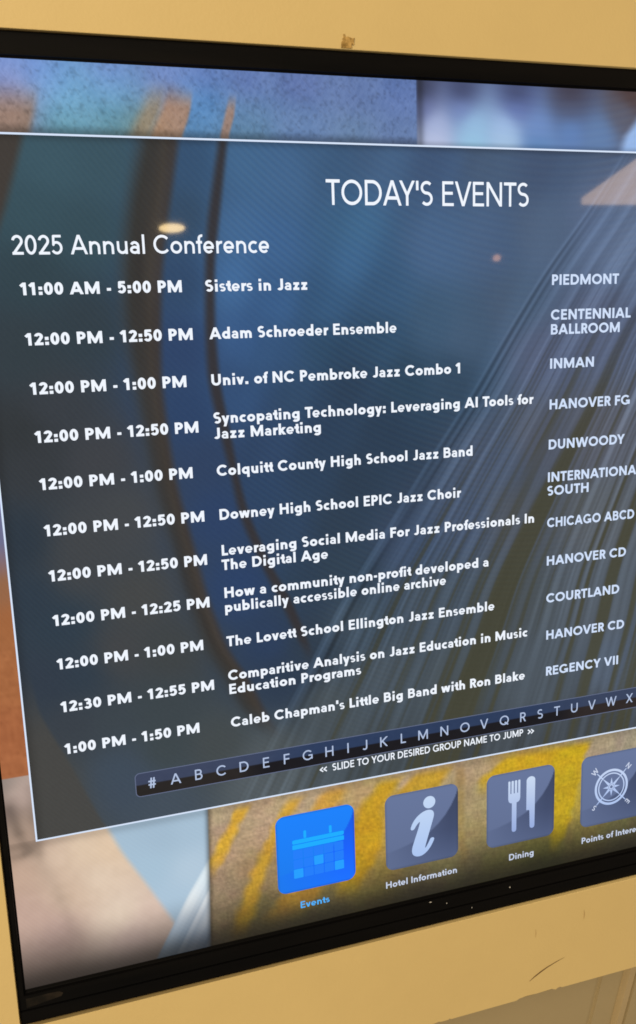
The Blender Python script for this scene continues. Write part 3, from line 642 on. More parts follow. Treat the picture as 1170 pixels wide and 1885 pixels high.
# letter shapes of the screen's sans-serif, one set per weight: advance and outlines in thousandths of the capital height
FONTS = {
    'heading': {
        ' ': (370, []),
        "'": (248, [[[187,993],[177,1000],[77,1000],[60,993],[60,630],[65,622],[177,620],[188,630]]]),
        'A': (957, [[[945,5],[550,993],[540,1000],[415,1000],[407,993],[12,5],[27,0],[140,0],[149,5],[240,229],[252,236],[715,233],[808,5],[815,0],[940,0]],[[657,380],[660,368],[652,364],[297,368],[477,824]]]),
        'D': (975, [[[901,655],[852,765],[805,830],[727,904],[627,962],[565,984],[502,996],[90,999],[85,993],[85,5],[102,0],[502,4],[565,16],[627,38],[727,96],[777,139],[823,193],[876,280],[900,343],[916,405],[924,480],[917,593]],[[779,618],[791,568],[796,480],[778,380],[737,293],[709,255],[659,205],[577,156],[490,131],[213,130],[215,870],[477,870],[577,844],[652,800],[711,743],[745,693]]]),
        'E': (735, [[[665,993],[652,1000],[102,1000],[85,993],[85,5],[90,0],[677,0],[684,5],[685,105],[677,120],[215,120],[205,130],[207,455],[215,460],[627,460],[635,468],[635,480],[635,568],[627,580],[215,580],[205,593],[205,868],[215,880],[665,880]]]),
        'N': (1010, [[[924,993],[915,1000],[815,1000],[797,993],[797,243],[790,219],[224,993],[215,1000],[90,999],[85,993],[85,5],[90,0],[202,0],[212,5],[215,785],[787,5],[802,0],[915,0],[923,5]]]),
        'O': (1120, [[[1052,630],[1012,730],[973,793],[892,879],[830,924],[730,972],[617,996],[542,1000],[430,983],[355,957],[255,900],[201,855],[129,768],[95,705],[59,593],[51,480],[59,405],[96,293],[130,232],[203,143],[265,93],[367,37],[480,6],[555,0],[667,11],[742,34],[842,84],[892,121],[941,168],[1004,255],[1039,330],[1067,443],[1067,555]],[[930,593],[939,543],[939,455],[917,368],[892,318],[842,250],[780,196],[730,167],[642,137],[592,130],[505,132],[417,156],[366,180],[292,235],[242,295],[209,355],[185,430],[179,480],[185,568],[198,618],[234,693],[267,738],[330,796],[405,839],[467,860],[555,872],[642,863],[692,849],[767,812],[817,774],[869,718],[900,668]]]),
        'S': (720, [[[593,905],[530,954],[455,987],[380,999],[305,995],[230,974],[167,940],[106,880],[67,809],[53,730],[61,668],[86,605],[130,547],[192,499],[255,471],[317,458],[405,450],[455,432],[492,407],[517,381],[546,318],[548,268],[532,218],[505,180],[454,143],[392,123],[330,123],[266,143],[205,188],[132,118],[121,105],[145,80],[198,43],[242,22],[342,1],[417,5],[492,27],[555,64],[610,118],[647,180],[666,243],[668,318],[653,380],[630,429],[592,478],[542,520],[503,543],[442,565],[292,586],[255,602],[217,630],[192,662],[179,693],[174,730],[180,768],[200,805],[223,830],[255,853],[292,869],[355,879],[417,872],[460,855],[517,820],[588,893]]]),
        'T': (720, [[[700,993],[687,1000],[37,1000],[20,993],[20,880],[25,874],[287,872],[294,868],[300,1],[412,0],[423,5],[424,868],[687,872],[700,880]]]),
        'V': (903, [[[888,993],[877,1000],[765,1000],[752,993],[452,185],[151,993],[140,1000],[27,1000],[15,993],[377,17],[390,0],[515,0],[521,5]]]),
        'Y': (797, [[[796,993],[780,1000],[667,1000],[649,993],[405,561],[392,561],[142,999],[17,1000],[1,993],[333,405],[334,18],[342,0],[455,0],[461,5],[464,405]]]),
    },
    'sub': {
        ' ': (370, []),
        '0': (720, [[[640,718],[602,818],[545,905],[480,963],[405,995],[342,999],[305,992],[255,971],[187,918],[132,843],[92,755],[62,643],[50,518],[61,368],[88,255],[133,155],[189,80],[255,29],[305,8],[342,1],[392,3],[442,17],[518,68],[553,105],[594,168],[639,280],[668,443],[667,568]],[[505,680],[524,593],[530,505],[523,405],[505,318],[475,243],[432,180],[392,149],[367,141],[342,143],[305,164],[267,205],[234,268],[209,343],[194,430],[190,518],[200,618],[219,693],[251,768],[285,818],[330,852],[367,859],[405,844],[442,809],[476,755]]]),
        '2': (690, [[[630,793],[593,868],[537,930],[462,976],[387,997],[312,998],[225,974],[153,930],[105,880],[81,843],[56,780],[51,755],[62,743],[175,720],[187,724],[207,780],[250,828],[307,855],[362,859],[417,843],[465,805],[495,755],[505,693],[494,643],[464,593],[100,150],[87,140],[50,138],[45,130],[45,5],[50,0],[637,0],[644,5],[645,130],[637,139],[275,143],[575,507],[607,555],[633,618],[644,680],[643,730]]]),
        '5': (700, [[[600,993],[592,1000],[180,999],[142,980],[127,955],[104,505],[112,468],[142,440],[167,434],[192,438],[227,468],[243,530],[305,552],[367,550],[417,530],[467,487],[501,430],[517,368],[515,305],[492,236],[455,185],[405,149],[342,132],[272,143],[211,180],[167,237],[55,168],[92,114],[130,76],[180,41],[230,17],[305,1],[355,1],[417,13],[467,33],[520,68],[560,105],[605,168],[628,218],[647,293],[644,405],[618,493],[571,568],[517,621],[442,664],[405,676],[342,685],[255,676],[246,680],[244,693],[255,868],[592,869],[600,880]]]),
        'A': (964, [[[951,5],[560,993],[552,1000],[415,1000],[402,988],[12,5],[27,0],[152,0],[162,5],[252,230],[265,230],[702,230],[715,223],[802,4],[940,0]],[[652,380],[640,370],[327,370],[312,380],[477,798],[490,791]]]),
        'C': (980, [[[914,843],[830,914],[730,966],[655,989],[542,1000],[467,993],[355,960],[292,928],[205,861],[130,770],[94,705],[59,593],[51,518],[59,405],[95,293],[129,230],[200,143],[255,97],[355,40],[467,7],[542,0],[655,11],[730,34],[830,86],[911,155],[913,168],[830,253],[817,259],[742,196],[680,165],[630,149],[542,140],[492,145],[442,157],[380,184],[299,243],[240,318],[211,380],[197,430],[191,518],[206,605],[246,693],[305,763],[342,793],[405,829],[505,857],[580,858],[630,851],[680,835],[742,804],[817,741],[830,747],[911,830]]]),
        'a': (670, [[[580,480],[555,538],[517,587],[467,628],[405,657],[342,669],[280,667],[217,650],[155,615],[92,549],[81,530],[91,518],[192,460],[205,464],[241,505],[267,519],[317,530],[355,525],[392,509],[417,489],[440,455],[449,418],[442,406],[342,430],[255,425],[180,402],[109,355],[63,293],[46,230],[52,168],[67,130],[92,93],[130,58],[167,35],[255,6],[342,1],[442,25],[455,0],[580,0],[588,5],[590,405]],[[442,230],[442,203],[417,171],[380,151],[330,141],[280,143],[230,160],[192,193],[185,218],[195,243],[224,268],[255,281],[305,290],[355,287],[392,275],[423,255]]]),
        'c': (640, [[[590,593],[530,633],[467,658],[417,668],[342,668],[292,658],[217,626],[155,580],[121,543],[83,480],[64,430],[51,355],[55,280],[67,230],[102,155],[130,117],[180,69],[267,21],[330,4],[380,0],[430,4],[492,20],[541,43],[594,80],[591,93],[517,184],[505,188],[455,156],[405,142],[342,144],[283,168],[251,193],[220,230],[198,280],[191,330],[196,380],[215,430],[242,468],[280,500],[330,523],[392,529],[455,514],[505,482],[517,486],[593,580]]]),
        'e': (740, [[[676,430],[652,493],[611,555],[574,593],[517,632],[467,654],[405,668],[355,669],[280,656],[217,629],[167,594],[119,543],[82,480],[63,430],[51,355],[55,280],[66,230],[93,168],[127,118],[177,68],[217,41],[280,14],[355,1],[405,2],[472,18],[545,55],[602,105],[597,118],[517,195],[505,205],[467,171],[417,147],[380,141],[342,143],[305,154],[267,175],[236,205],[214,243],[655,245],[667,249],[669,330],[687,343],[689,355]],[[538,405],[541,393],[530,385],[217,385],[198,393],[229,455],[265,493],[317,521],[367,530],[417,523],[467,499],[511,455]]]),
        'f': (380, [[[415,1006],[390,1018],[315,1016],[252,997],[202,966],[152,910],[128,855],[120,805],[120,680],[115,671],[12,668],[14,530],[115,530],[120,518],[120,18],[127,0],[252,0],[259,5],[260,518],[265,530],[365,530],[370,543],[368,668],[277,670],[265,672],[260,680],[261,805],[276,843],[302,865],[340,878],[392,880]]]),
        'l': (310, [[[225,1005],[215,1020],[90,1020],[85,1005],[85,5],[90,0],[215,0],[223,5]]]),
        'n': (770, [[[672,455],[646,518],[602,577],[540,627],[477,655],[415,668],[365,669],[290,654],[227,627],[225,655],[215,670],[90,670],[85,655],[85,5],[102,0],[215,0],[223,5],[225,368],[233,418],[259,468],[290,498],[340,523],[390,530],[440,520],[487,493],[520,455],[537,418],[545,368],[546,5],[552,0],[677,0],[685,18],[685,368]]]),
        'o': (780, [[[719,418],[692,488],[666,530],[617,584],[572,618],[505,650],[455,664],[380,670],[305,659],[255,642],[189,605],[146,568],[105,517],[78,468],[55,393],[51,318],[57,268],[82,193],[121,130],[155,93],[217,47],[267,23],[342,3],[417,1],[467,9],[530,30],[580,57],[642,110],[684,168],[708,218],[727,293],[730,343]],[[584,380],[587,305],[577,268],[558,230],[505,176],[430,144],[355,143],[280,173],[222,230],[195,293],[193,368],[224,443],[273,493],[342,524],[417,528],[492,502],[523,480],[555,445]]]),
        'r': (465, [[[455,655],[452,664],[427,669],[340,663],[277,644],[227,617],[225,655],[215,670],[87,668],[85,5],[90,0],[215,0],[223,5],[225,355],[236,418],[266,468],[315,506],[377,527],[440,528]]]),
        'u': (770, [[[681,668],[548,668],[545,305],[538,255],[514,205],[477,170],[440,150],[390,140],[340,147],[290,172],[257,205],[232,255],[225,305],[221,668],[87,668],[89,255],[105,193],[122,155],[157,105],[196,68],[265,25],[340,4],[440,5],[485,18],[540,43],[546,5],[552,0],[677,0],[684,5]]]),
    },
    'time': {
        ' ': (370, []),
        '-': (420, [[[360,455],[352,463],[65,461],[60,455],[60,243],[77,237],[352,237],[360,255]]]),
        '0': (720, [[[641,718],[609,805],[555,896],[492,956],[450,980],[405,995],[330,997],[292,989],[246,968],[180,913],[123,830],[86,743],[60,630],[50,480],[60,368],[83,268],[124,168],[180,87],[255,27],[292,11],[342,1],[392,3],[442,16],[490,43],[521,68],[556,105],[589,155],[624,230],[644,293],[668,443],[664,605]],[[424,655],[443,530],[434,393],[399,280],[376,243],[355,232],[315,293],[285,393],[276,480],[285,605],[314,705],[355,768],[367,766],[392,733]]]),
        '1': (610, [[[450,993],[442,1000],[230,999],[4,793],[-3,780],[142,621],[155,624],[217,681],[224,668],[224,18],[230,0],[442,0],[449,5]]]),
        '2': (690, [[[630,793],[594,868],[537,930],[462,976],[387,997],[312,998],[225,974],[153,930],[105,880],[81,843],[56,780],[51,755],[62,746],[262,705],[300,758],[325,771],[350,774],[375,768],[400,749],[417,718],[418,693],[404,655],[125,238],[112,226],[62,226],[45,218],[45,5],[50,0],[637,0],[644,5],[645,218],[637,226],[393,230],[620,580],[644,680],[643,730]]]),
        '3': (700, [[[599,793],[567,865],[513,930],[455,970],[380,995],[305,999],[217,975],[147,930],[95,868],[97,855],[267,747],[305,782],[342,786],[375,768],[395,730],[391,680],[367,649],[342,638],[255,635],[250,630],[250,430],[267,424],[367,421],[405,400],[427,368],[437,330],[435,293],[420,255],[380,219],[342,213],[303,230],[267,274],[80,180],[108,130],[138,93],[182,55],[230,27],[292,6],[342,0],[405,6],[455,20],[505,46],[549,80],[592,130],[614,168],[646,268],[648,355],[621,455],[601,493],[562,543],[595,618],[608,680],[609,730]]]),
        '5': (700, [[[600,993],[592,1000],[205,1000],[152,980],[130,959],[114,930],[107,893],[88,505],[93,468],[104,443],[127,418],[155,401],[192,394],[230,400],[261,418],[283,443],[295,468],[301,505],[342,512],[380,495],[405,470],[425,430],[435,393],[436,343],[424,293],[403,255],[367,223],[342,214],[304,218],[267,243],[242,278],[230,281],[54,180],[92,120],[129,80],[180,43],[230,18],[305,1],[355,1],[405,10],[467,35],[516,68],[566,118],[606,180],[628,230],[647,318],[648,405],[624,505],[586,580],[530,647],[464,693],[405,716],[312,730],[314,780],[330,788],[592,788],[599,793]]]),
        ':': (400, [[[330,255],[325,260],[75,260],[70,255],[70,5],[75,0],[325,0],[330,5]],[[330,655],[325,660],[75,660],[70,655],[70,405],[75,400],[325,400],[330,405]]]),
        'A': (1016, [[[1002,5],[631,993],[615,1000],[390,999],[13,5],[27,0],[252,2],[320,180],[340,187],[690,186],[765,1],[990,0]],[[606,418],[590,413],[415,413],[410,418],[502,664],[515,661]]]),
        'M': (1223, [[[1137,993],[1127,1000],[915,1000],[897,993],[615,392],[602,406],[326,993],[315,1000],[90,999],[85,993],[85,5],[102,0],[302,0],[309,5],[315,486],[515,62],[552,24],[577,12],[615,7],[665,20],[704,55],[902,473],[912,443],[912,5],[927,0],[1127,0],[1137,5]]]),
        'P': (745, [[[691,768],[671,818],[627,885],[565,942],[502,976],[452,991],[390,1000],[90,999],[85,993],[85,5],[90,0],[302,0],[309,5],[311,343],[427,351],[502,371],[565,405],[627,462],[672,530],[698,605],[704,693]],[[474,705],[479,668],[474,643],[462,618],[440,594],[390,574],[315,575],[315,772],[377,774],[415,767],[451,743]]]),
    },
    'names': {
        ' ': (370, []),
        "'": (336, [[[275,993],[265,1000],[77,1000],[60,993],[60,630],[65,622],[265,620],[276,630]]]),
        '-': (420, [[[357,455],[65,458],[60,443],[64,243],[354,243],[360,255]]]),
        '.': (408, [[[328,243],[322,248],[85,248],[80,243],[80,5],[85,0],[322,0],[328,5]]]),
        '1': (610, [[[450,993],[442,1000],[242,1000],[-2,780],[142,620],[230,699],[234,693],[234,18],[242,0],[442,0],[449,5]]]),
        ':': (388, [[[318,243],[312,248],[75,248],[70,243],[70,5],[75,0],[312,0],[318,5]],[[318,655],[312,660],[75,660],[70,655],[70,418],[75,412],[312,412],[318,418]]]),
        'A': (1010, [[[996,5],[623,993],[615,1000],[390,997],[13,5],[27,0],[240,1],[315,191],[327,192],[690,192],[699,180],[766,5],[777,0],[990,0]],[[610,418],[602,409],[590,408],[415,408],[400,418],[502,688],[515,669]]]),
        'B': (837, [[[722,805],[692,868],[651,918],[590,964],[527,989],[452,1000],[90,999],[85,993],[85,5],[90,0],[515,3],[577,19],[627,42],[681,80],[717,118],[752,173],[771,218],[786,305],[782,368],[765,430],[740,481],[690,543],[688,555],[715,605],[733,668],[736,730]],[[580,343],[583,305],[572,268],[552,238],[515,212],[465,203],[288,205],[290,424],[302,428],[465,428],[502,424],[552,393]],[[528,743],[533,718],[526,680],[490,642],[452,632],[290,636],[290,795],[465,795],[502,779]]]),
        'C': (980, [[[914,843],[830,914],[730,966],[655,989],[542,1000],[467,993],[355,960],[292,928],[205,861],[130,770],[94,705],[59,593],[51,518],[59,405],[92,300],[129,230],[200,143],[261,93],[355,40],[467,7],[542,0],[655,11],[730,34],[830,86],[911,155],[910,168],[767,313],[680,248],[605,222],[542,216],[505,220],[442,238],[407,255],[333,318],[293,380],[272,443],[267,518],[282,593],[313,655],[355,706],[417,750],[505,780],[542,784],[605,778],[680,752],[767,687],[908,830]]]),
        'D': (975, [[[901,655],[850,768],[782,855],[726,905],[627,963],[565,984],[490,997],[90,999],[85,993],[85,5],[102,0],[502,4],[565,16],[627,37],[727,96],[777,139],[823,193],[876,280],[901,343],[916,405],[924,480],[918,580]],[[694,593],[708,518],[703,443],[671,355],[625,293],[565,247],[502,223],[440,216],[301,218],[302,782],[477,782],[552,759],[599,730],[640,691],[666,655]]]),
        'E': (735, [[[665,993],[652,1000],[102,1000],[85,993],[85,5],[90,0],[677,0],[684,5],[685,193],[677,203],[288,205],[290,418],[627,419],[635,430],[633,618],[302,622],[290,627],[288,793],[652,797],[665,805]]]),
        'F': (675, [[[645,993],[627,1000],[102,1000],[85,993],[85,5],[90,0],[290,0],[300,5],[302,388],[615,393],[615,606],[315,608],[302,614],[301,780],[640,785],[645,793]]]),
        'H': (970, [[[885,993],[877,1000],[677,1000],[669,993],[665,628],[315,628],[301,630],[300,993],[290,1000],[90,999],[85,993],[85,5],[90,0],[290,0],[300,5],[301,405],[315,412],[665,411],[669,405],[670,5],[677,0],[877,0],[884,5]]]),
        'I': (386, [[[300,993],[290,1000],[102,1000],[85,993],[85,5],[90,0],[290,0],[300,5]]]),
        'J': (635, [[[550,993],[535,1000],[347,1000],[334,993],[331,243],[310,221],[285,217],[260,228],[247,243],[81,130],[72,118],[129,55],[210,13],[247,4],[310,1],[397,23],[435,44],[479,80],[510,120],[534,168],[550,255]]]),
        'L': (635, [[[615,207],[602,216],[301,218],[300,993],[290,1000],[90,999],[85,993],[85,5],[102,0],[602,0],[615,5]]]),
        'M': (1218, [[[1133,993],[1115,1000],[915,1000],[902,993],[615,385],[602,387],[315,995],[302,1000],[90,999],[85,993],[85,5],[102,0],[290,0],[300,5],[302,514],[515,68],[552,28],[577,17],[615,12],[665,27],[703,68],[915,513],[919,5],[927,0],[1127,0],[1133,5]]]),
        'N': (1010, [[[924,993],[915,1000],[727,1000],[709,993],[709,418],[702,395],[312,993],[302,1000],[90,999],[85,993],[85,5],[90,0],[290,0],[300,5],[302,609],[702,2],[915,0],[923,5]]]),
        'P': (745, [[[690,774],[659,843],[621,893],[565,943],[502,976],[452,992],[390,1000],[102,1000],[85,993],[85,5],[90,0],[290,0],[300,5],[302,346],[315,352],[427,355],[502,376],[576,418],[627,465],[676,543],[700,618],[705,693]],[[485,705],[488,668],[483,643],[471,618],[449,593],[402,571],[302,571],[302,782],[390,783],[427,773],[465,744]]]),
        'R': (745, [[[691,780],[656,855],[615,906],[572,943],[502,980],[440,996],[390,1000],[102,1000],[85,993],[85,5],[90,0],[290,0],[300,5],[301,368],[315,372],[340,372],[352,359],[521,5],[527,0],[752,0],[758,5],[564,418],[640,495],[670,543],[690,589],[705,680]],[[483,718],[489,680],[484,655],[471,630],[445,605],[402,589],[301,593],[302,782],[390,784],[427,777],[460,755]]]),
        'S': (720, [[[593,893],[542,942],[469,980],[380,999],[305,995],[230,972],[167,934],[114,880],[78,818],[58,743],[58,668],[74,605],[117,530],[167,480],[228,443],[292,421],[380,411],[417,397],[448,368],[464,330],[466,293],[458,268],[442,241],[417,220],[380,205],[342,205],[306,218],[267,245],[125,118],[127,105],[167,67],[242,23],[305,5],[380,1],[430,8],[492,29],[536,55],[581,93],[617,137],[647,193],[667,268],[668,343],[650,418],[608,493],[561,543],[492,587],[430,609],[342,618],[305,632],[269,668],[259,705],[262,730],[280,761],[305,782],[330,793],[390,793],[417,781],[442,760],[455,763]]]),
        'T': (720, [[[700,993],[687,1000],[37,1000],[20,993],[20,793],[25,786],[252,780],[252,18],[254,5],[262,0],[462,0],[468,5],[470,780],[687,784],[700,792]]]),
        'U': (950, [[[865,993],[852,1000],[665,1000],[649,993],[645,355],[627,305],[584,255],[527,224],[477,217],[415,227],[365,256],[324,305],[305,355],[300,993],[290,1000],[102,1000],[85,993],[85,393],[95,305],[114,243],[155,168],[196,118],[265,62],[315,35],[402,7],[490,1],[552,8],[640,36],[690,65],[754,118],[795,168],[836,243],[862,343]]]),
        'a': (670, [[[581,468],[556,530],[521,580],[467,626],[408,655],[342,669],[280,667],[217,650],[161,618],[109,568],[80,517],[217,442],[242,476],[267,495],[305,508],[342,506],[393,480],[424,430],[417,418],[330,434],[242,426],[167,399],[117,366],[75,318],[47,243],[52,168],[80,110],[142,50],[192,23],[242,8],[330,0],[417,16],[442,0],[580,0],[588,5],[590,405]],[[424,218],[417,201],[392,180],[355,166],[317,161],[280,165],[242,178],[217,196],[206,218],[217,238],[242,257],[280,270],[317,273],[355,269],[390,255],[417,233]]]),
        'b': (790, [[[730,418],[701,493],[660,554],[621,593],[560,634],[485,661],[435,669],[360,666],[297,653],[293,1018],[82,1018],[80,5],[85,0],[285,0],[295,5],[297,19],[360,4],[447,2],[522,20],[591,55],[661,118],[697,170],[719,218],[733,268],[740,330]],[[519,368],[522,318],[511,280],[485,245],[447,223],[397,217],[360,229],[326,255],[304,293],[296,343],[305,380],[335,424],[372,447],[422,453],[460,442],[497,411]]]),
        'c': (640, [[[590,593],[530,633],[467,658],[417,668],[342,668],[292,658],[217,626],[155,580],[121,543],[83,480],[64,430],[51,355],[55,280],[67,229],[102,155],[130,117],[180,69],[219,43],[280,16],[380,0],[430,4],[492,20],[542,43],[594,80],[467,242],[455,245],[430,228],[392,217],[342,223],[309,243],[287,268],[274,293],[266,330],[281,393],[299,418],[330,441],[355,451],[392,453],[428,443],[455,425],[467,428],[591,580]]]),
        'd': (790, [[[708,1018],[498,1018],[492,652],[417,668],[367,670],[317,664],[255,645],[205,618],[155,579],[117,537],[83,480],[64,430],[51,355],[55,280],[67,230],[94,168],[129,118],[180,69],[244,30],[292,12],[367,0],[417,2],[492,20],[495,5],[505,0],[705,0],[710,5]],[[489,368],[492,318],[481,280],[455,245],[417,223],[367,217],[330,229],[296,255],[274,293],[266,343],[275,380],[305,424],[342,447],[392,453],[430,442],[467,411]]]),
        'e': (740, [[[673,443],[652,493],[611,555],[555,608],[505,639],[442,661],[367,670],[317,665],[242,642],[180,604],[140,568],[94,505],[67,443],[55,393],[51,318],[57,268],[80,193],[117,130],[149,93],[195,55],[242,28],[317,5],[367,0],[430,6],[480,20],[546,55],[602,105],[597,118],[492,219],[430,174],[367,161],[330,167],[292,184],[245,230],[655,234],[665,243],[666,330],[687,343],[689,355]],[[515,405],[505,395],[492,395],[242,395],[230,397],[225,405],[246,443],[280,478],[317,499],[367,509],[417,501],[455,482],[492,446]]]),
        'f': (380, [[[455,1005],[452,1013],[427,1019],[340,1015],[265,994],[202,958],[162,918],[129,855],[120,805],[120,680],[115,671],[12,668],[13,455],[115,453],[120,443],[120,18],[127,0],[327,0],[334,5],[336,443],[340,452],[366,455],[370,468],[370,655],[365,670],[340,673],[336,680],[336,780],[344,793],[365,800],[428,805]]]),
        'g': (795, [[[708,668],[505,670],[498,668],[492,652],[380,670],[292,658],[242,639],[180,601],[130,553],[96,505],[58,405],[50,318],[67,230],[88,180],[119,130],[192,60],[242,31],[292,12],[380,0],[494,18],[492,-36],[467,-56],[430,-68],[342,-71],[297,-57],[267,-38],[255,-42],[119,-182],[119,-195],[167,-233],[230,-263],[292,-281],[367,-290],[442,-286],[512,-270],[580,-241],[630,-206],[681,-145],[702,-95],[710,-45]],[[489,368],[492,318],[481,280],[455,245],[417,223],[367,217],[330,229],[296,255],[274,293],[266,343],[275,380],[305,424],[342,447],[392,453],[430,442],[467,411]]]),
        'h': (770, [[[672,455],[653,505],[627,547],[586,593],[540,627],[490,651],[440,665],[377,670],[302,664],[298,1018],[87,1018],[85,5],[90,0],[290,0],[300,5],[302,382],[309,405],[327,430],[352,447],[390,454],[415,448],[443,430],[461,405],[468,380],[470,5],[477,0],[677,0],[684,5],[685,368]]]),
        'i': (408, [[[312,655],[302,670],[99,668],[96,18],[102,0],[302,0],[310,5]],[[312,1005],[302,1016],[102,1015],[96,1005],[96,805],[102,800],[302,800],[310,805]]]),
        'k': (699, [[[721,668],[440,670],[427,664],[302,528],[298,1018],[87,1018],[85,5],[90,0],[290,0],[300,5],[302,207],[315,198],[452,5],[465,0],[715,2],[459,368],[460,380]]]),
        'l': (386, [[[298,1018],[87,1018],[85,5],[90,0],[290,0],[300,5]]]),
        'm': (1130, [[[1030,455],[996,530],[945,593],[877,640],[815,662],[765,670],[690,663],[627,641],[565,600],[502,641],[427,666],[365,670],[315,662],[290,670],[90,670],[85,655],[85,5],[102,0],[290,0],[300,5],[304,380],[329,430],[352,448],[377,454],[402,449],[427,432],[446,405],[454,380],[458,5],[465,0],[665,0],[673,18],[676,380],[702,432],[727,449],[752,454],[777,448],[801,430],[826,380],[830,5],[840,0],[1040,0],[1045,5],[1045,355]]]),
        'n': (770, [[[672,455],[646,518],[602,577],[540,627],[478,655],[402,670],[315,661],[290,670],[90,670],[85,655],[85,5],[102,0],[290,0],[300,5],[302,382],[309,405],[327,430],[352,447],[390,454],[415,448],[443,430],[461,405],[468,380],[470,5],[477,0],[677,0],[685,18],[685,368]]]),
        'o': (780, [[[719,418],[696,480],[666,530],[617,584],[567,621],[505,650],[430,668],[380,670],[305,659],[255,642],[189,605],[146,568],[105,517],[78,468],[55,393],[50,318],[57,268],[82,193],[117,136],[155,93],[217,47],[267,23],[342,3],[417,1],[467,9],[542,35],[592,66],[642,110],[684,168],[708,218],[727,293],[730,343]],[[509,368],[512,318],[492,268],[455,234],[417,219],[367,218],[330,231],[292,263],[270,305],[268,355],[282,393],[316,430],[355,449],[405,453],[455,436],[490,405]]]),
        'p': (790, [[[730,418],[701,493],[659,555],[597,611],[522,650],[435,669],[360,666],[297,653],[293,668],[285,670],[82,668],[80,-282],[85,-288],[285,-290],[296,-282],[297,19],[397,0],[485,9],[570,43],[650,105],[703,180],[730,255],[740,330]],[[519,368],[522,318],[511,280],[485,245],[447,223],[397,217],[360,229],[326,255],[304,293],[296,343],[305,380],[335,424],[372,447],[422,453],[460,442],[497,411]]]),
        'q': (790, [[[708,668],[505,670],[498,668],[492,652],[417,668],[367,670],[317,664],[255,645],[180,601],[121,543],[83,480],[58,405],[50,318],[67,230],[102,155],[155,91],[219,43],[317,6],[405,1],[494,18],[494,-270],[495,-282],[505,-290],[692,-290],[710,-282]],[[489,368],[492,318],[481,280],[455,245],[417,223],[367,217],[330,229],[296,255],[274,293],[266,343],[275,380],[305,424],[342,447],[392,453],[430,442],[467,411]]]),
        'r': (465, [[[497,655],[490,666],[415,669],[365,661],[302,642],[298,668],[290,670],[87,668],[85,5],[90,0],[290,0],[300,5],[301,318],[306,355],[327,397],[365,432],[415,451],[472,455]]]),
        's': (560, [[[465,593],[432,625],[370,655],[307,669],[245,668],[195,657],[136,630],[95,597],[63,555],[44,505],[42,443],[58,393],[93,343],[132,310],[182,285],[332,257],[357,241],[373,218],[371,193],[362,180],[345,166],[307,152],[245,154],[195,184],[91,80],[145,35],[232,4],[282,0],[345,7],[395,24],[445,54],[500,118],[519,168],[522,230],[509,280],[478,330],[437,368],[382,397],[332,411],[257,418],[221,430],[195,453],[189,468],[207,498],[257,519],[307,518],[370,494]]]),
        't': (410, [[[346,868],[340,880],[140,880],[130,868],[127,673],[12,668],[10,468],[15,454],[127,452],[131,180],[146,130],[177,83],[226,43],[280,18],[340,3],[415,1],[440,5],[415,209],[402,217],[365,218],[346,230],[346,443],[352,453],[390,455],[390,668],[352,671],[346,680]]]),
        'u': (770, [[[681,668],[473,668],[466,280],[440,237],[415,222],[390,216],[339,230],[315,255],[304,280],[298,668],[87,668],[89,255],[105,193],[122,155],[157,105],[195,68],[265,25],[340,4],[402,0],[465,10],[477,0],[677,0],[684,5]]]),
        'v': (668, [[[649,668],[427,669],[340,387],[327,391],[240,670],[20,668],[216,18],[227,0],[440,0],[447,5]]]),
        'w': (991, [[[969,668],[752,669],[690,416],[606,668],[390,670],[378,655],[302,414],[240,669],[22,668],[181,5],[190,0],[402,1],[490,280],[502,278],[590,1],[802,0],[810,5]]]),
        'y': (668, [[[649,668],[427,669],[340,387],[327,376],[227,669],[0,668],[223,5],[135,-282],[140,-289],[352,-290],[360,-282]]]),
        'z': (670, [[[581,668],[109,668],[105,468],[111,455],[252,454],[261,443],[177,229],[165,216],[90,214],[85,205],[85,5],[90,0],[577,0],[584,5],[585,205],[577,215],[410,218],[410,230],[494,443],[502,454],[577,454],[585,468]]]),
    },
    'rooms': {
        ' ': (370, []),
        'A': (1005, [[[992,5],[615,996],[402,1000],[390,995],[13,5],[27,0],[227,0],[240,16],[302,180],[315,196],[690,196],[702,182],[765,17],[777,0],[977,0]],[[612,418],[615,404],[388,405],[502,707]]]),
        'B': (833, [[[718,805],[689,868],[649,918],[590,963],[527,989],[452,1000],[90,999],[85,993],[85,5],[90,0],[515,4],[577,19],[626,43],[678,80],[714,118],[746,168],[768,218],[782,305],[778,368],[755,443],[727,492],[684,543],[682,555],[710,605],[729,668],[732,730]],[[583,343],[587,305],[577,267],[552,230],[515,205],[465,196],[302,196],[290,196],[281,205],[285,430],[465,432],[502,427],[552,397],[574,368]],[[533,743],[536,705],[529,680],[512,655],[490,638],[452,628],[284,630],[281,793],[290,804],[465,803],[509,780]]]),
        'C': (980, [[[914,843],[830,914],[730,966],[655,989],[542,1000],[467,993],[355,960],[292,928],[205,861],[130,770],[94,705],[59,593],[51,518],[59,405],[92,300],[129,230],[200,143],[255,97],[355,40],[467,7],[542,0],[655,11],[730,34],[830,86],[911,155],[910,168],[780,301],[767,305],[717,261],[680,239],[617,216],[580,210],[505,212],[442,229],[405,247],[345,293],[297,355],[264,443],[259,518],[274,593],[303,655],[343,705],[409,755],[505,788],[542,792],[605,786],[691,755],[767,695],[780,699],[908,830]]]),
        'D': (975, [[[901,655],[850,768],[782,855],[726,905],[627,963],[565,984],[490,997],[90,999],[85,993],[85,5],[102,0],[502,4],[565,16],[627,37],[727,96],[777,139],[823,193],[876,280],[901,343],[916,405],[924,480],[918,580]],[[703,593],[716,518],[705,418],[674,343],[623,280],[565,239],[490,213],[302,208],[293,218],[293,780],[302,792],[477,790],[565,761],[602,738],[649,693],[675,655]]]),
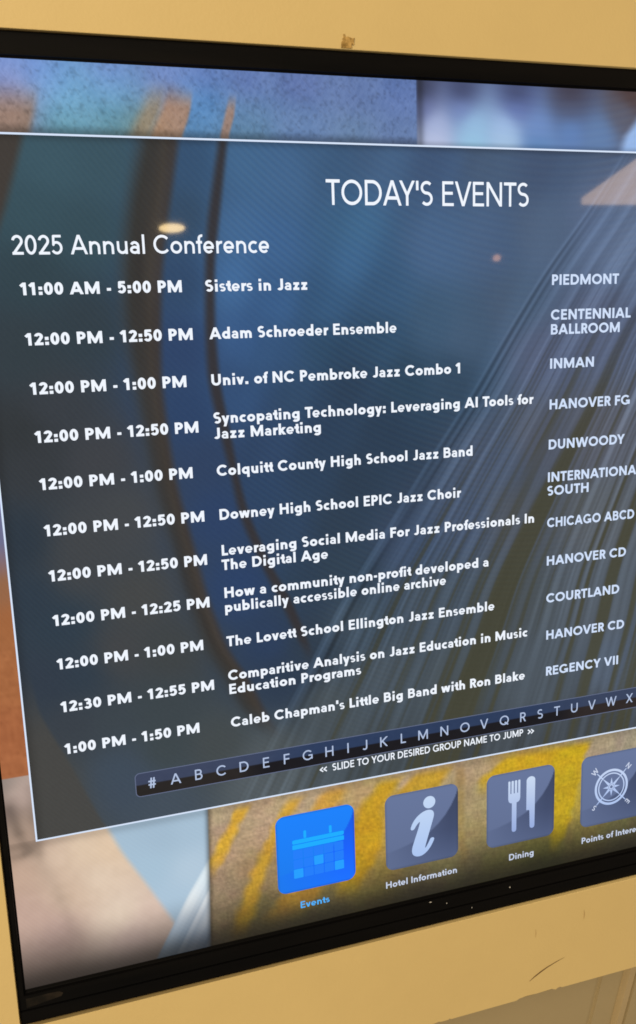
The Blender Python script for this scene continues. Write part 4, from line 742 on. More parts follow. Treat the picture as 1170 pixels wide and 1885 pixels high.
        'E': (735, [[[665,993],[652,1000],[102,1000],[85,993],[85,5],[90,0],[677,0],[684,5],[685,180],[677,196],[290,196],[281,205],[281,405],[290,422],[627,422],[635,430],[635,605],[627,618],[290,618],[281,630],[281,793],[290,804],[665,805]]]),
        'F': (675, [[[645,993],[627,1000],[102,1000],[85,993],[85,5],[90,0],[277,0],[293,5],[296,393],[602,396],[615,404],[615,596],[602,604],[299,605],[293,618],[293,780],[302,792],[640,792],[645,805]]]),
        'G': (1090, [[[914,843],[830,914],[730,966],[655,989],[542,1000],[467,993],[355,960],[292,928],[205,861],[130,770],[94,705],[59,593],[51,518],[59,405],[92,300],[129,230],[200,143],[255,97],[342,46],[417,18],[480,5],[555,1],[655,11],[730,34],[830,85],[867,53],[905,43],[942,47],[980,69],[998,93],[1009,130],[1010,493],[1005,499],[592,496],[591,305],[755,304],[767,303],[772,293],[717,246],[655,214],[605,201],[542,196],[477,205],[430,221],[370,255],[340,280],[307,318],[276,368],[258,418],[246,480],[251,555],[260,593],[289,655],[338,718],[405,767],[467,793],[505,801],[567,803],[617,797],[655,786],[715,755],[780,700],[909,830]]]),
        'H': (970, [[[885,993],[877,1000],[690,1000],[677,993],[677,630],[665,624],[302,624],[294,630],[293,643],[293,993],[277,1000],[90,999],[85,993],[85,5],[90,0],[277,0],[293,5],[293,405],[302,416],[315,416],[665,416],[677,405],[677,5],[690,0],[877,0],[884,5]]]),
        'I': (378, [[[293,993],[277,1000],[102,1000],[85,993],[85,5],[90,0],[277,0],[293,5]]]),
        'L': (635, [[[615,205],[302,208],[293,218],[293,993],[277,1000],[90,999],[85,993],[85,5],[102,0],[602,0],[615,5]]]),
        'M': (1214, [[[1129,993],[1115,1000],[915,1000],[906,993],[615,378],[602,373],[308,993],[290,1000],[90,999],[85,993],[85,5],[102,0],[277,0],[293,5],[293,493],[302,519],[517,68],[552,32],[602,16],[652,26],[677,43],[697,68],[915,525],[921,505],[922,5],[927,0],[1127,3]]]),
        'N': (1010, [[[924,993],[915,1000],[727,1000],[718,993],[715,373],[302,996],[90,999],[85,993],[85,5],[90,0],[277,0],[293,5],[293,593],[302,619],[708,5],[715,0],[915,0],[923,5]]]),
        'O': (1120, [[[1052,630],[1012,730],[973,793],[892,879],[830,924],[730,972],[617,997],[542,1000],[430,983],[355,957],[255,900],[201,855],[129,768],[95,705],[59,593],[51,480],[59,405],[92,302],[130,232],[203,143],[265,93],[367,37],[480,6],[555,0],[667,11],[780,49],[855,93],[941,168],[1004,255],[1039,330],[1067,443],[1067,555]],[[850,580],[860,530],[860,468],[845,405],[821,355],[784,305],[730,259],[692,238],[630,216],[580,209],[517,211],[446,230],[405,250],[355,287],[317,328],[285,380],[264,443],[259,493],[264,555],[284,618],[305,655],[342,701],[380,734],[440,768],[480,781],[542,791],[592,790],[655,777],[705,756],[755,723],[792,686],[823,643]]]),
        'P': (745, [[[688,780],[652,855],[611,905],[565,944],[502,977],[452,992],[390,1000],[102,1000],[85,993],[85,5],[90,0],[277,0],[293,5],[293,343],[302,356],[427,359],[502,379],[572,418],[627,468],[675,543],[699,618],[705,693]],[[493,705],[491,643],[477,614],[452,588],[402,566],[296,568],[293,780],[302,792],[390,791],[427,783],[466,755]]]),
        'R': (745, [[[691,780],[656,855],[615,907],[565,948],[502,980],[402,1000],[102,1000],[85,993],[85,5],[90,0],[277,0],[293,5],[293,368],[302,376],[340,376],[352,370],[527,4],[740,0],[757,5],[560,418],[636,493],[669,543],[690,591],[705,680]],[[492,718],[496,680],[491,655],[477,628],[452,603],[402,585],[302,584],[293,593],[293,780],[302,792],[390,792],[427,786],[465,763]]]),
        'S': (720, [[[592,893],[542,942],[480,977],[405,997],[305,995],[230,972],[167,934],[113,880],[77,818],[59,755],[56,680],[75,605],[117,533],[167,483],[230,445],[292,425],[380,415],[417,402],[455,368],[472,330],[473,293],[467,268],[443,230],[417,211],[380,197],[342,197],[305,210],[267,241],[126,118],[127,105],[167,67],[242,23],[305,5],[380,1],[430,8],[492,29],[537,55],[582,93],[622,143],[648,193],[667,268],[668,343],[649,418],[605,494],[542,554],[480,589],[430,605],[330,617],[298,630],[261,668],[251,705],[265,755],[305,791],[342,803],[380,803],[417,790],[455,763]]]),
        'T': (720, [[[700,993],[687,1000],[37,1000],[20,993],[24,793],[250,792],[256,780],[256,18],[262,0],[450,0],[464,5],[464,780],[475,792],[700,792]]]),
        'U': (950, [[[865,993],[852,1000],[665,1000],[657,993],[657,393],[650,343],[627,291],[590,249],[540,220],[477,209],[415,219],[365,246],[327,285],[300,343],[293,393],[293,993],[277,1000],[102,1000],[85,993],[85,393],[95,305],[114,243],[155,168],[196,118],[265,62],[315,35],[402,7],[490,1],[552,8],[640,36],[690,65],[754,118],[795,168],[836,243],[862,343]]]),
        'V': (955, [[[938,993],[927,1000],[727,1000],[718,993],[477,314],[237,993],[227,1000],[27,1000],[17,993],[366,5],[377,0],[577,0],[590,5]]]),
        'W': (1406, [[[1388,993],[1377,1000],[1190,1000],[1172,993],[1002,403],[990,388],[813,993],[802,1000],[602,1000],[590,982],[415,381],[235,993],[227,1000],[215,1000],[27,1000],[19,993],[303,5],[315,0],[515,0],[521,5],[702,624],[885,5],[890,0],[1102,3]]]),
        'Y': (845, [[[847,993],[830,1000],[617,999],[430,654],[417,650],[230,998],[17,1000],[-2,993],[318,393],[320,5],[330,0],[517,0],[525,5],[526,393]]]),
    },
    'slide': {
        ' ': (370, []),
        '<': (540, [[[545,655],[450,789],[12,484],[-8,455],[-15,430],[-6,380],[25,347],[450,50],[546,193],[224,418],[539,643]]]),
        '>': (540, [[[553,443],[542,468],[516,493],[87,788],[-5,655],[0,644],[316,418],[-6,193],[-2,180],[87,52],[100,57],[525,354],[552,393]]]),
        'A': (983, [[[970,5],[586,993],[577,1000],[402,999],[13,5],[27,0],[190,0],[202,18],[275,205],[290,214],[702,213],[790,1],[965,0]],[[635,393],[627,386],[365,386],[348,393],[490,758]]]),
        'D': (975, [[[901,655],[852,765],[805,830],[727,904],[627,962],[565,984],[490,997],[90,999],[85,993],[85,5],[102,0],[502,4],[565,16],[627,38],[727,96],[777,139],[823,193],[876,280],[901,343],[916,405],[924,480],[918,580]],[[736,605],[752,518],[751,468],[739,405],[702,320],[649,255],[578,205],[490,176],[265,172],[257,180],[257,818],[265,827],[477,826],[565,802],[627,764],[675,718],[709,668]]]),
        'E': (735, [[[665,993],[652,1000],[102,1000],[85,993],[85,5],[90,0],[677,0],[684,5],[685,143],[684,155],[677,162],[265,162],[247,168],[247,430],[252,438],[627,439],[635,455],[635,593],[627,601],[252,601],[247,605],[247,830],[265,838],[665,842]]]),
        'G': (1090, [[[914,843],[830,914],[730,966],[655,989],[542,1000],[467,993],[355,960],[292,928],[205,861],[130,770],[94,705],[59,593],[51,518],[59,405],[95,293],[130,230],[200,143],[255,97],[355,40],[417,18],[530,1],[605,3],[717,29],[780,56],[855,103],[880,76],[917,60],[955,63],[983,80],[1002,105],[1009,130],[1010,493],[1005,499],[592,496],[592,340],[842,337],[848,330],[848,305],[705,199],[630,172],[542,162],[467,173],[417,189],[380,208],[317,255],[283,293],[245,355],[226,405],[212,480],[219,568],[257,668],[315,743],[392,798],[455,824],[505,835],[542,838],[617,831],[705,801],[767,759],[805,723],[910,830]]]),
        'I': (342, [[[257,993],[240,1000],[102,1000],[85,993],[85,5],[90,0],[252,0],[257,5]]]),
        'J': (635, [[[550,993],[535,1000],[385,1000],[378,993],[378,268],[368,218],[335,184],[285,172],[247,183],[210,219],[79,130],[72,118],[129,55],[210,13],[247,4],[310,1],[397,23],[435,43],[479,80],[516,130],[534,168],[550,255]]]),
        'L': (635, [[[615,168],[602,172],[265,172],[257,180],[257,993],[240,1000],[90,999],[85,993],[85,5],[102,0],[602,0],[615,5]]]),
        'M': (1196, [[[1111,993],[1102,1000],[940,1000],[927,995],[602,326],[590,334],[270,993],[252,1000],[90,999],[85,993],[85,5],[90,0],[252,0],[257,5],[257,593],[265,610],[522,80],[552,47],[602,34],[640,45],[674,80],[927,601],[938,593],[939,580],[939,5],[952,0],[1102,0],[1109,5]]]),
        'N': (1010, [[[924,993],[915,1000],[765,1000],[753,993],[752,298],[265,998],[90,999],[85,993],[85,5],[90,0],[252,0],[257,5],[257,680],[265,696],[744,5],[752,0],[915,0],[923,5]]]),
        'O': (1120, [[[1052,630],[1012,730],[973,793],[892,879],[830,924],[730,972],[617,996],[542,1000],[430,983],[355,957],[255,900],[201,855],[129,768],[95,705],[59,593],[51,480],[59,405],[96,293],[130,232],[203,143],[265,93],[367,37],[480,6],[555,0],[667,11],[780,49],[842,84],[892,121],[941,168],[1004,255],[1039,330],[1067,443],[1067,555]],[[887,580],[898,505],[894,455],[874,380],[840,318],[805,274],[751,230],[705,204],[630,179],[555,172],[505,177],[430,198],[367,232],[322,268],[271,330],[241,393],[228,443],[223,518],[230,568],[255,639],[292,699],[330,739],[392,784],[438,805],[505,823],[555,828],[630,821],[680,806],[742,776],[787,743],[833,693],[864,643]]]),
        'P': (745, [[[691,780],[656,855],[615,907],[572,943],[502,980],[440,996],[390,1000],[102,1000],[85,993],[85,5],[90,0],[252,0],[257,5],[257,355],[265,374],[402,374],[477,386],[570,430],[637,493],[676,555],[700,630],[704,705]],[[526,730],[533,680],[526,643],[502,600],[466,568],[427,551],[390,546],[265,546],[257,555],[257,818],[265,827],[390,828],[440,819],[490,788]]]),
        'R': (745, [[[689,793],[660,855],[615,913],[552,960],[502,983],[402,1000],[102,1000],[85,993],[85,5],[90,0],[252,0],[257,5],[257,380],[265,394],[352,394],[365,388],[557,5],[565,0],[740,0],[747,5],[542,418],[545,430],[590,460],[636,505],[686,593],[705,680],[701,743]],[[528,730],[533,693],[521,643],[495,605],[465,582],[415,567],[261,568],[257,580],[257,818],[265,827],[402,828],[452,818],[502,781]]]),
        'S': (720, [[[588,905],[517,960],[455,986],[380,999],[305,995],[230,973],[167,937],[117,889],[74,818],[55,730],[61,655],[85,593],[130,531],[192,481],[255,451],[317,437],[392,431],[430,418],[478,380],[504,330],[507,280],[495,243],[468,205],[442,185],[392,165],[330,165],[280,184],[242,216],[230,211],[130,118],[124,105],[149,80],[200,43],[242,23],[305,5],[380,1],[430,8],[492,28],[542,57],[585,93],[624,143],[650,193],[669,280],[664,355],[638,430],[595,493],[537,543],[467,577],[405,593],[330,599],[280,617],[237,655],[217,705],[219,743],[229,768],[248,793],[280,817],[330,835],[392,835],[442,816],[480,785],[589,893]]]),
        'T': (720, [[[700,993],[687,1000],[37,1000],[20,993],[20,843],[25,828],[262,828],[274,818],[275,4],[437,0],[444,5],[446,818],[450,826],[462,828],[700,830]]]),
        'U': (950, [[[865,993],[852,1000],[702,1000],[694,993],[693,393],[684,330],[655,268],[608,218],[540,182],[477,173],[402,185],[342,218],[295,268],[266,330],[257,393],[257,993],[240,1000],[102,1000],[85,993],[85,393],[95,305],[114,243],[155,168],[196,118],[265,62],[315,35],[402,7],[490,1],[552,8],[640,37],[690,65],[754,118],[795,168],[836,243],[862,343]]]),
        'Y': (823, [[[824,993],[805,1000],[642,1000],[630,995],[417,609],[405,611],[192,997],[17,1000],[-1,993],[322,405],[330,1],[492,0],[497,5],[502,405]]]),
    },
    'letter': {
        '#': (830, [[[691,993],[615,1000],[565,1000],[555,993],[527,730],[438,730],[430,743],[453,993],[327,1000],[314,993],[289,743],[277,730],[115,730],[105,718],[109,593],[265,590],[273,580],[252,412],[115,410],[107,405],[105,393],[105,280],[115,270],[241,268],[216,18],[227,6],[352,1],[386,268],[477,270],[480,255],[456,18],[465,6],[474,5],[590,0],[597,18],[624,268],[727,270],[740,271],[745,280],[745,405],[740,410],[652,410],[637,418],[654,580],[665,590],[740,590],[745,605],[745,718],[740,730],[677,730],[670,743]],[[513,580],[496,418],[490,410],[402,411],[397,418],[415,584],[427,590],[502,590]]]),
        'A': (964, [[[951,5],[560,993],[552,1000],[415,1000],[402,988],[12,5],[27,0],[152,0],[162,5],[252,230],[265,230],[702,230],[715,223],[802,4],[940,0]],[[652,380],[640,370],[327,370],[312,380],[477,798],[490,791]]]),
        'B': (801, [[[687,818],[656,880],[615,929],[565,965],[502,991],[427,1000],[102,1000],[85,993],[85,5],[90,0],[452,0],[515,7],[565,22],[606,43],[652,77],[690,118],[721,168],[746,243],[750,305],[745,355],[730,405],[706,455],[665,507],[623,543],[675,618],[696,680],[700,755]],[[613,343],[619,293],[604,230],[570,180],[527,150],[490,136],[452,132],[227,132],[217,143],[217,455],[227,464],[452,464],[502,456],[540,439],[568,418],[597,380]],[[564,768],[568,718],[558,680],[527,634],[490,609],[427,596],[227,596],[217,605],[217,855],[224,868],[465,864],[502,849],[527,830],[548,805]]]),
        'C': (980, [[[914,843],[830,914],[730,966],[655,989],[542,1000],[467,993],[355,960],[292,928],[205,861],[130,770],[94,705],[59,593],[51,518],[59,405],[95,293],[129,230],[200,143],[255,97],[355,40],[467,7],[542,0],[655,11],[730,34],[830,86],[911,155],[913,168],[830,253],[817,259],[742,196],[680,165],[630,149],[542,140],[492,145],[442,157],[380,184],[299,243],[240,318],[211,380],[197,430],[191,518],[206,605],[246,693],[305,763],[342,793],[405,829],[505,857],[580,858],[630,851],[680,835],[742,804],[817,741],[830,747],[911,830]]]),
        'D': (975, [[[901,655],[852,765],[805,830],[727,904],[627,962],[565,984],[502,996],[90,999],[85,993],[85,5],[102,0],[502,4],[565,16],[627,38],[727,96],[777,139],[823,193],[876,280],[901,343],[916,405],[924,480],[917,593]],[[770,605],[783,530],[784,480],[769,393],[730,305],[702,265],[652,215],[574,168],[490,143],[225,143],[227,858],[477,858],[527,849],[577,831],[642,793],[702,735],[752,655]]]),
        'E': (735, [[[665,993],[652,1000],[102,1000],[85,993],[85,5],[90,0],[677,0],[684,5],[685,118],[677,132],[227,132],[217,143],[217,443],[227,454],[627,454],[635,468],[635,568],[627,586],[227,586],[217,593],[217,855],[227,868],[652,868],[665,876]]]),
        'F': (675, [[[645,993],[627,1000],[102,1000],[85,993],[85,5],[90,0],[215,0],[223,5],[227,429],[615,430],[615,568],[227,574],[225,855],[240,860],[640,861],[645,868]]]),
        'G': (1090, [[[1010,530],[992,536],[617,536],[611,530],[610,418],[615,405],[867,404],[878,393],[877,280],[842,268],[755,194],[680,156],[592,134],[492,136],[417,157],[368,180],[292,237],[255,280],[217,343],[198,393],[182,480],[188,568],[201,618],[236,693],[292,763],[330,795],[405,838],[505,865],[592,866],[680,844],[755,806],[830,747],[912,830],[914,843],[875,880],[830,914],[767,950],[655,989],[530,999],[417,982],[344,955],[255,903],[167,821],[120,755],[75,655],[57,580],[51,468],[62,393],[95,293],[156,193],[214,130],[305,64],[405,22],[480,5],[592,2],[655,11],[721,30],[780,56],[867,114],[930,76],[967,78],[992,95],[1006,118],[1010,143]]]),
        'H': (970, [[[885,993],[877,1000],[752,1000],[745,993],[745,605],[740,590],[240,590],[225,593],[224,993],[215,1000],[90,999],[85,993],[85,5],[90,0],[215,0],[223,5],[225,443],[240,450],[740,449],[745,443],[746,5],[752,0],[877,0],[884,5]]]),
        'I': (310, [[[224,993],[215,1000],[102,1000],[85,993],[85,5],[90,0],[215,0],[223,5]]]),
        'J': (635, [[[550,993],[535,1000],[422,1000],[410,993],[410,268],[397,205],[360,162],[335,149],[297,140],[235,154],[210,170],[185,201],[77,130],[72,119],[129,55],[210,13],[247,4],[310,1],[397,23],[435,43],[479,80],[516,130],[534,168],[550,255]]]),
        'K': (867, [[[881,993],[865,1000],[677,999],[227,602],[224,993],[215,1000],[90,999],[85,993],[85,5],[90,0],[215,0],[223,5],[225,405],[302,479],[690,1],[852,0],[865,5],[411,568],[416,580]]]),
        'L': (635, [[[615,132],[602,140],[225,143],[224,993],[215,1000],[90,999],[85,993],[85,5],[102,0],[602,0],[615,5]]]),
        'M': (1180, [[[1095,993],[1077,1000],[952,1000],[943,993],[590,279],[236,993],[227,1000],[90,999],[85,993],[85,5],[90,0],[215,0],[223,5],[227,696],[527,89],[552,61],[590,50],[627,61],[652,88],[952,695],[957,5],[965,0],[1090,0],[1095,5]]]),
        'N': (1010, [[[924,993],[915,1000],[802,1000],[785,993],[785,255],[777,242],[236,993],[227,1000],[90,999],[85,993],[85,5],[90,0],[215,0],[223,5],[227,764],[777,3],[915,0],[923,5]]]),
        'O': (1120, [[[1052,630],[1012,730],[973,793],[892,879],[830,924],[730,972],[617,996],[542,1000],[430,983],[355,957],[255,900],[201,855],[129,768],[95,705],[59,593],[51,480],[59,405],[96,293],[130,232],[203,143],[265,93],[367,37],[480,6],[555,0],[667,11],[742,34],[842,84],[892,121],[941,168],[1004,255],[1039,330],[1067,443],[1067,555]],[[917,593],[927,543],[927,455],[908,380],[880,320],[831,255],[771,205],[717,175],[642,149],[592,142],[505,144],[417,168],[367,193],[302,243],[250,305],[222,355],[197,430],[191,480],[197,568],[221,643],[248,693],[299,755],[342,790],[413,830],[467,848],[542,859],[605,857],[680,840],[755,805],[807,768],[864,705],[892,657]]]),
        'Q': (1120, [[[1052,630],[1012,730],[973,793],[892,879],[830,924],[730,972],[617,996],[542,1000],[430,983],[355,957],[255,900],[201,855],[129,768],[95,705],[59,593],[51,480],[59,405],[96,293],[130,232],[167,182],[255,100],[355,43],[480,6],[592,2],[680,14],[805,57],[905,-20],[967,-20],[980,-13],[1033,55],[922,143],[1011,268],[1055,380],[1070,505]],[[917,593],[930,505],[920,418],[886,330],[830,254],[805,236],[655,354],[575,255],[570,243],[665,168],[663,155],[642,149],[592,142],[505,144],[417,168],[367,193],[302,243],[250,305],[222,355],[197,430],[191,480],[197,568],[221,643],[248,693],[299,755],[342,790],[413,830],[467,848],[542,859],[605,857],[680,840],[755,805],[807,768],[864,705],[892,657]]]),
        'R': (745, [[[692,793],[656,868],[615,917],[565,956],[515,981],[415,1000],[102,1000],[85,993],[85,5],[90,0],[215,0],[223,5],[225,405],[240,410],[365,410],[377,402],[583,5],[590,0],[740,4],[521,430],[577,462],[615,493],[656,543],[677,580],[692,618],[704,680],[704,730]],[[556,755],[565,705],[556,655],[528,605],[490,572],[427,551],[240,550],[225,555],[227,858],[402,860],[452,854],[490,838],[516,818],[540,789]]]),
        'S': (720, [[[591,905],[527,955],[455,986],[380,999],[305,995],[230,974],[167,939],[117,893],[72,818],[54,743],[60,668],[84,605],[130,543],[192,494],[255,466],[317,452],[405,444],[455,424],[507,380],[535,318],[536,268],[518,218],[488,180],[442,150],[392,134],[330,134],[267,155],[217,195],[132,118],[121,105],[146,80],[199,43],[242,22],[342,1],[417,5],[492,28],[555,64],[609,118],[647,180],[666,243],[669,318],[654,380],[631,430],[592,483],[542,525],[505,547],[442,570],[292,592],[229,630],[205,659],[190,693],[185,730],[193,768],[216,805],[242,830],[280,852],[330,866],[380,867],[430,856],[467,838],[505,808],[588,893]]]),
        'T': (720, [[[700,993],[687,1000],[37,1000],[20,993],[20,868],[25,862],[275,860],[290,855],[290,18],[292,5],[300,0],[425,0],[430,5],[431,855],[437,860],[687,860],[700,868]]]),
        'U': (950, [[[865,993],[852,1000],[740,1000],[725,993],[725,393],[717,330],[705,293],[677,243],[615,183],[552,152],[490,141],[402,151],[340,180],[290,223],[252,278],[233,330],[225,393],[224,993],[215,1000],[102,1000],[85,993],[85,393],[95,305],[114,243],[155,168],[196,118],[265,62],[315,35],[402,7],[490,1],[552,8],[640,37],[690,65],[754,118],[795,168],[836,243],[862,343]]]),
        'V': (911, [[[896,993],[877,1000],[765,1000],[747,993],[465,227],[452,212],[165,992],[152,1000],[27,1000],[15,993],[377,10],[390,0],[527,0],[532,5]]]),
        'W': (1352, [[[1336,993],[1327,1000],[1202,1000],[1190,993],[965,266],[952,273],[750,993],[740,1000],[615,1000],[602,994],[402,281],[390,258],[162,993],[152,1000],[27,1000],[17,993],[322,5],[327,0],[465,0],[470,5],[677,736],[883,5],[890,0],[1027,1]]]),
        'X': (844, [[[829,993],[815,1000],[665,997],[427,635],[415,639],[177,998],[27,1000],[15,993],[335,505],[333,493],[15,4],[177,1],[415,361],[427,365],[665,3],[815,0],[830,5],[511,493],[509,505]]]),
        'Y': (804, [[[804,993],[792,1000],[655,1000],[644,993],[405,568],[392,581],[161,993],[142,1000],[17,1000],[0,993],[330,405],[332,18],[334,5],[342,0],[467,0],[472,5],[474,405]]]),
        'Z': (830, [[[750,993],[740,1000],[127,1000],[115,993],[115,868],[127,860],[515,860],[521,855],[152,147],[140,140],[90,138],[85,130],[85,18],[79,5],[102,0],[740,0],[745,5],[745,130],[740,139],[310,143],[677,851],[690,860],[740,861],[745,868],[745,980]]]),
    },
    'caption': {
        ' ': (370, []),
        'D': (975, [[[901,655],[852,765],[805,830],[727,904],[627,963],[565,984],[490,997],[90,999],[85,993],[85,5],[102,0],[502,4],[565,16],[627,38],[727,96],[777,139],[823,193],[876,280],[901,343],[916,405],[924,480],[918,580]],[[727,593],[739,530],[740,480],[727,405],[694,330],[640,263],[577,218],[490,188],[277,184],[269,193],[269,805],[277,816],[477,814],[527,803],[577,782],[619,755],[670,705],[709,643]]]),
        'E': (735, [[[665,993],[652,1000],[102,1000],[85,993],[85,5],[90,0],[677,0],[684,5],[685,155],[677,173],[277,173],[258,180],[258,418],[265,434],[615,434],[627,434],[635,443],[635,593],[627,606],[265,607],[258,618],[258,818],[265,826],[277,827],[665,830]]]),
        'H': (970, [[[885,993],[877,1000],[715,1000],[701,993],[700,618],[690,612],[277,612],[269,630],[269,993],[252,1000],[90,999],[85,993],[85,5],[90,0],[252,0],[269,5],[269,418],[277,428],[290,428],[690,428],[701,418],[701,5],[715,0],[877,0],[884,5]]]),
        'I': (354, [[[269,993],[252,1000],[102,1000],[85,993],[85,5],[90,0],[252,0],[269,5]]]),
        'N': (1010, [[[924,993],[915,1000],[752,1000],[742,993],[740,322],[277,997],[90,999],[85,993],[85,5],[90,0],[252,0],[269,5],[269,655],[277,671],[732,5],[740,0],[915,0],[923,5]]]),
        'P': (745, [[[690,780],[655,855],[614,905],[570,943],[502,979],[440,996],[390,1000],[102,1000],[85,993],[85,5],[90,0],[252,0],[269,5],[269,355],[277,368],[415,369],[477,381],[540,406],[607,455],[658,518],[677,555],[698,618],[704,705]],[[516,718],[521,680],[514,643],[494,605],[465,576],[402,553],[272,555],[269,805],[277,816],[390,816],[440,806],[490,769]]]),
        'S': (720, [[[587,905],[517,959],[455,986],[380,999],[305,995],[230,973],[167,936],[117,888],[75,818],[55,730],[61,655],[90,580],[126,530],[185,480],[242,451],[292,436],[392,425],[430,410],[467,380],[493,330],[496,293],[488,255],[463,218],[430,191],[392,177],[342,174],[292,190],[255,220],[242,223],[128,118],[125,105],[164,68],[242,23],[305,5],[380,1],[430,8],[492,29],[542,58],[584,93],[623,143],[649,193],[668,268],[665,355],[640,430],[598,493],[542,544],[474,580],[405,598],[330,605],[292,618],[248,655],[228,705],[232,743],[244,768],[265,793],[292,811],[330,824],[380,825],[430,810],[467,780],[480,785],[590,893]]]),
        'W': (1387, [[[1370,993],[1352,1000],[1190,1000],[1178,993],[990,355],[977,346],[790,996],[602,999],[415,362],[402,340],[209,993],[190,1000],[27,1000],[18,993],[309,5],[315,0],[490,0],[504,5],[690,653],[702,637],[884,5],[890,0],[1077,4]]]),
        'a': (670, [[[582,468],[558,530],[517,585],[467,627],[408,655],[342,669],[280,667],[217,650],[160,618],[108,568],[83,530],[84,518],[205,451],[217,457],[248,493],[280,510],[317,517],[355,512],[406,480],[424,455],[435,418],[430,413],[342,432],[255,427],[182,405],[117,364],[69,305],[47,243],[52,168],[80,110],[142,50],[192,23],[242,8],[342,1],[430,20],[442,0],[580,0],[588,5],[590,405]],[[430,225],[429,205],[405,178],[367,161],[317,153],[267,159],[230,175],[209,193],[198,218],[211,243],[230,258],[267,273],[305,279],[342,278],[380,268],[417,245]]]),
        'e': (740, [[[676,430],[652,493],[611,555],[574,593],[517,632],[467,654],[405,668],[355,669],[280,656],[217,629],[167,594],[119,543],[82,480],[63,430],[51,355],[55,280],[66,230],[93,168],[127,118],[177,68],[217,41],[280,14],[355,1],[405,2],[472,18],[545,55],[602,105],[597,118],[505,206],[492,211],[457,180],[417,161],[355,154],[292,174],[255,204],[234,230],[255,238],[667,243],[667,330],[687,343],[689,355]],[[524,405],[522,393],[517,391],[215,393],[230,433],[270,480],[317,507],[367,517],[405,513],[455,491],[495,455]]]),
        'f': (380, [[[438,1005],[427,1017],[415,1018],[327,1015],[265,997],[202,960],[160,918],[128,855],[120,805],[120,680],[115,671],[12,668],[10,493],[27,486],[115,486],[120,480],[120,18],[127,0],[290,0],[304,5],[305,480],[315,486],[365,487],[370,493],[370,568],[368,668],[315,670],[304,680],[304,793],[306,805],[327,823],[365,835],[402,834],[413,843]]]),
        'g': (795, [[[708,668],[530,670],[517,639],[455,661],[405,669],[342,667],[292,658],[242,639],[180,601],[130,553],[96,505],[58,405],[50,318],[57,268],[76,205],[129,118],[205,52],[292,12],[380,0],[455,9],[517,31],[526,18],[525,-45],[517,-57],[492,-78],[454,-95],[392,-106],[342,-103],[280,-84],[242,-57],[230,-63],[110,-182],[133,-207],[180,-240],[255,-272],[330,-287],[405,-289],[467,-281],[542,-259],[605,-225],[642,-193],[681,-145],[698,-107],[710,-45]],[[519,380],[525,318],[510,268],[480,225],[430,193],[380,184],[317,199],[276,230],[244,280],[234,343],[246,393],[280,444],[330,476],[392,485],[442,471],[492,431]]]),
        'i': (372, [[[278,668],[102,670],[94,655],[94,18],[102,0],[265,0],[278,5]],[[278,980],[96,980],[96,805],[102,800],[277,804]]]),
        'l': (354, [[[267,1018],[87,1018],[85,5],[90,0],[252,0],[269,5]]]),
        'm': (1130, [[[1028,468],[991,543],[949,593],[890,636],[815,664],[740,669],[677,657],[618,630],[565,589],[502,636],[427,664],[352,669],[277,653],[265,670],[90,670],[85,655],[85,5],[102,0],[252,0],[269,5],[272,393],[286,430],[315,465],[340,480],[377,486],[415,474],[438,455],[456,430],[470,393],[473,5],[490,0],[652,0],[657,5],[660,393],[674,430],[702,465],[727,479],[765,486],[802,474],[826,455],[844,430],[858,393],[861,5],[877,0],[1040,0],[1045,5],[1045,368]]]),
        'n': (770, [[[672,455],[646,518],[602,577],[540,627],[478,655],[415,668],[365,669],[277,650],[265,670],[90,670],[85,655],[85,5],[102,0],[252,0],[269,5],[272,393],[286,430],[315,462],[352,481],[390,486],[427,478],[463,455],[484,430],[498,393],[501,5],[515,0],[677,0],[685,18],[685,368]]]),
        'o': (780, [[[719,418],[696,480],[666,530],[617,584],[567,621],[505,650],[430,667],[380,670],[305,659],[255,642],[189,605],[146,568],[105,517],[78,468],[55,393],[51,318],[57,268],[82,193],[117,136],[155,93],[217,47],[267,23],[342,3],[417,1],[467,9],[530,30],[580,57],[637,105],[684,168],[708,218],[727,293],[730,343]],[[538,380],[545,318],[529,268],[492,221],[442,193],[380,185],[317,202],[267,242],[241,293],[234,343],[252,405],[292,452],[342,478],[405,485],[463,468],[511,430]]]),
        'r': (465, [[[477,662],[440,670],[390,668],[327,655],[277,636],[270,643],[265,670],[87,668],[85,5],[90,0],[252,0],[269,5],[269,330],[276,380],[302,428],[340,461],[385,480],[452,484],[461,493]]]),
        's': (560, [[[465,593],[432,625],[382,651],[320,667],[245,668],[189,655],[136,630],[95,598],[62,555],[44,505],[41,455],[53,405],[84,355],[120,322],[170,293],[220,278],[332,261],[363,243],[380,218],[380,193],[370,176],[345,157],[307,144],[245,146],[182,173],[91,80],[107,61],[145,35],[232,4],[282,0],[345,7],[395,24],[445,54],[500,118],[519,168],[522,230],[507,280],[475,330],[432,367],[382,393],[220,426],[195,443],[181,468],[190,493],[203,505],[257,527],[320,523],[370,494]]]),
        't': (410, [[[390,668],[327,670],[315,678],[314,868],[302,880],[140,880],[130,868],[127,673],[15,670],[10,655],[10,493],[15,487],[115,486],[130,480],[130,193],[136,155],[151,118],[178,80],[227,39],[290,12],[352,1],[415,3],[422,18],[397,180],[390,186],[340,189],[314,205],[314,480],[327,486],[377,486],[390,493]]]),
        'v': (652, [[[633,668],[447,668],[327,305],[206,668],[17,668],[228,5],[240,0],[415,0],[423,5]]]),
    },
}


KERN = {'To': -.09, 'AY': -.12, 'Y\'': 0.0, 'AV': -.1, 'LA': -.02, 'Te': -.09, 'Y ': -.02, 'LT': -.08, 'TL': .0, 'OV': -.03, 'AT': -.06, 'TA': -.08, 'DY': -.04, 'VE': -.02, 'AN': 0}


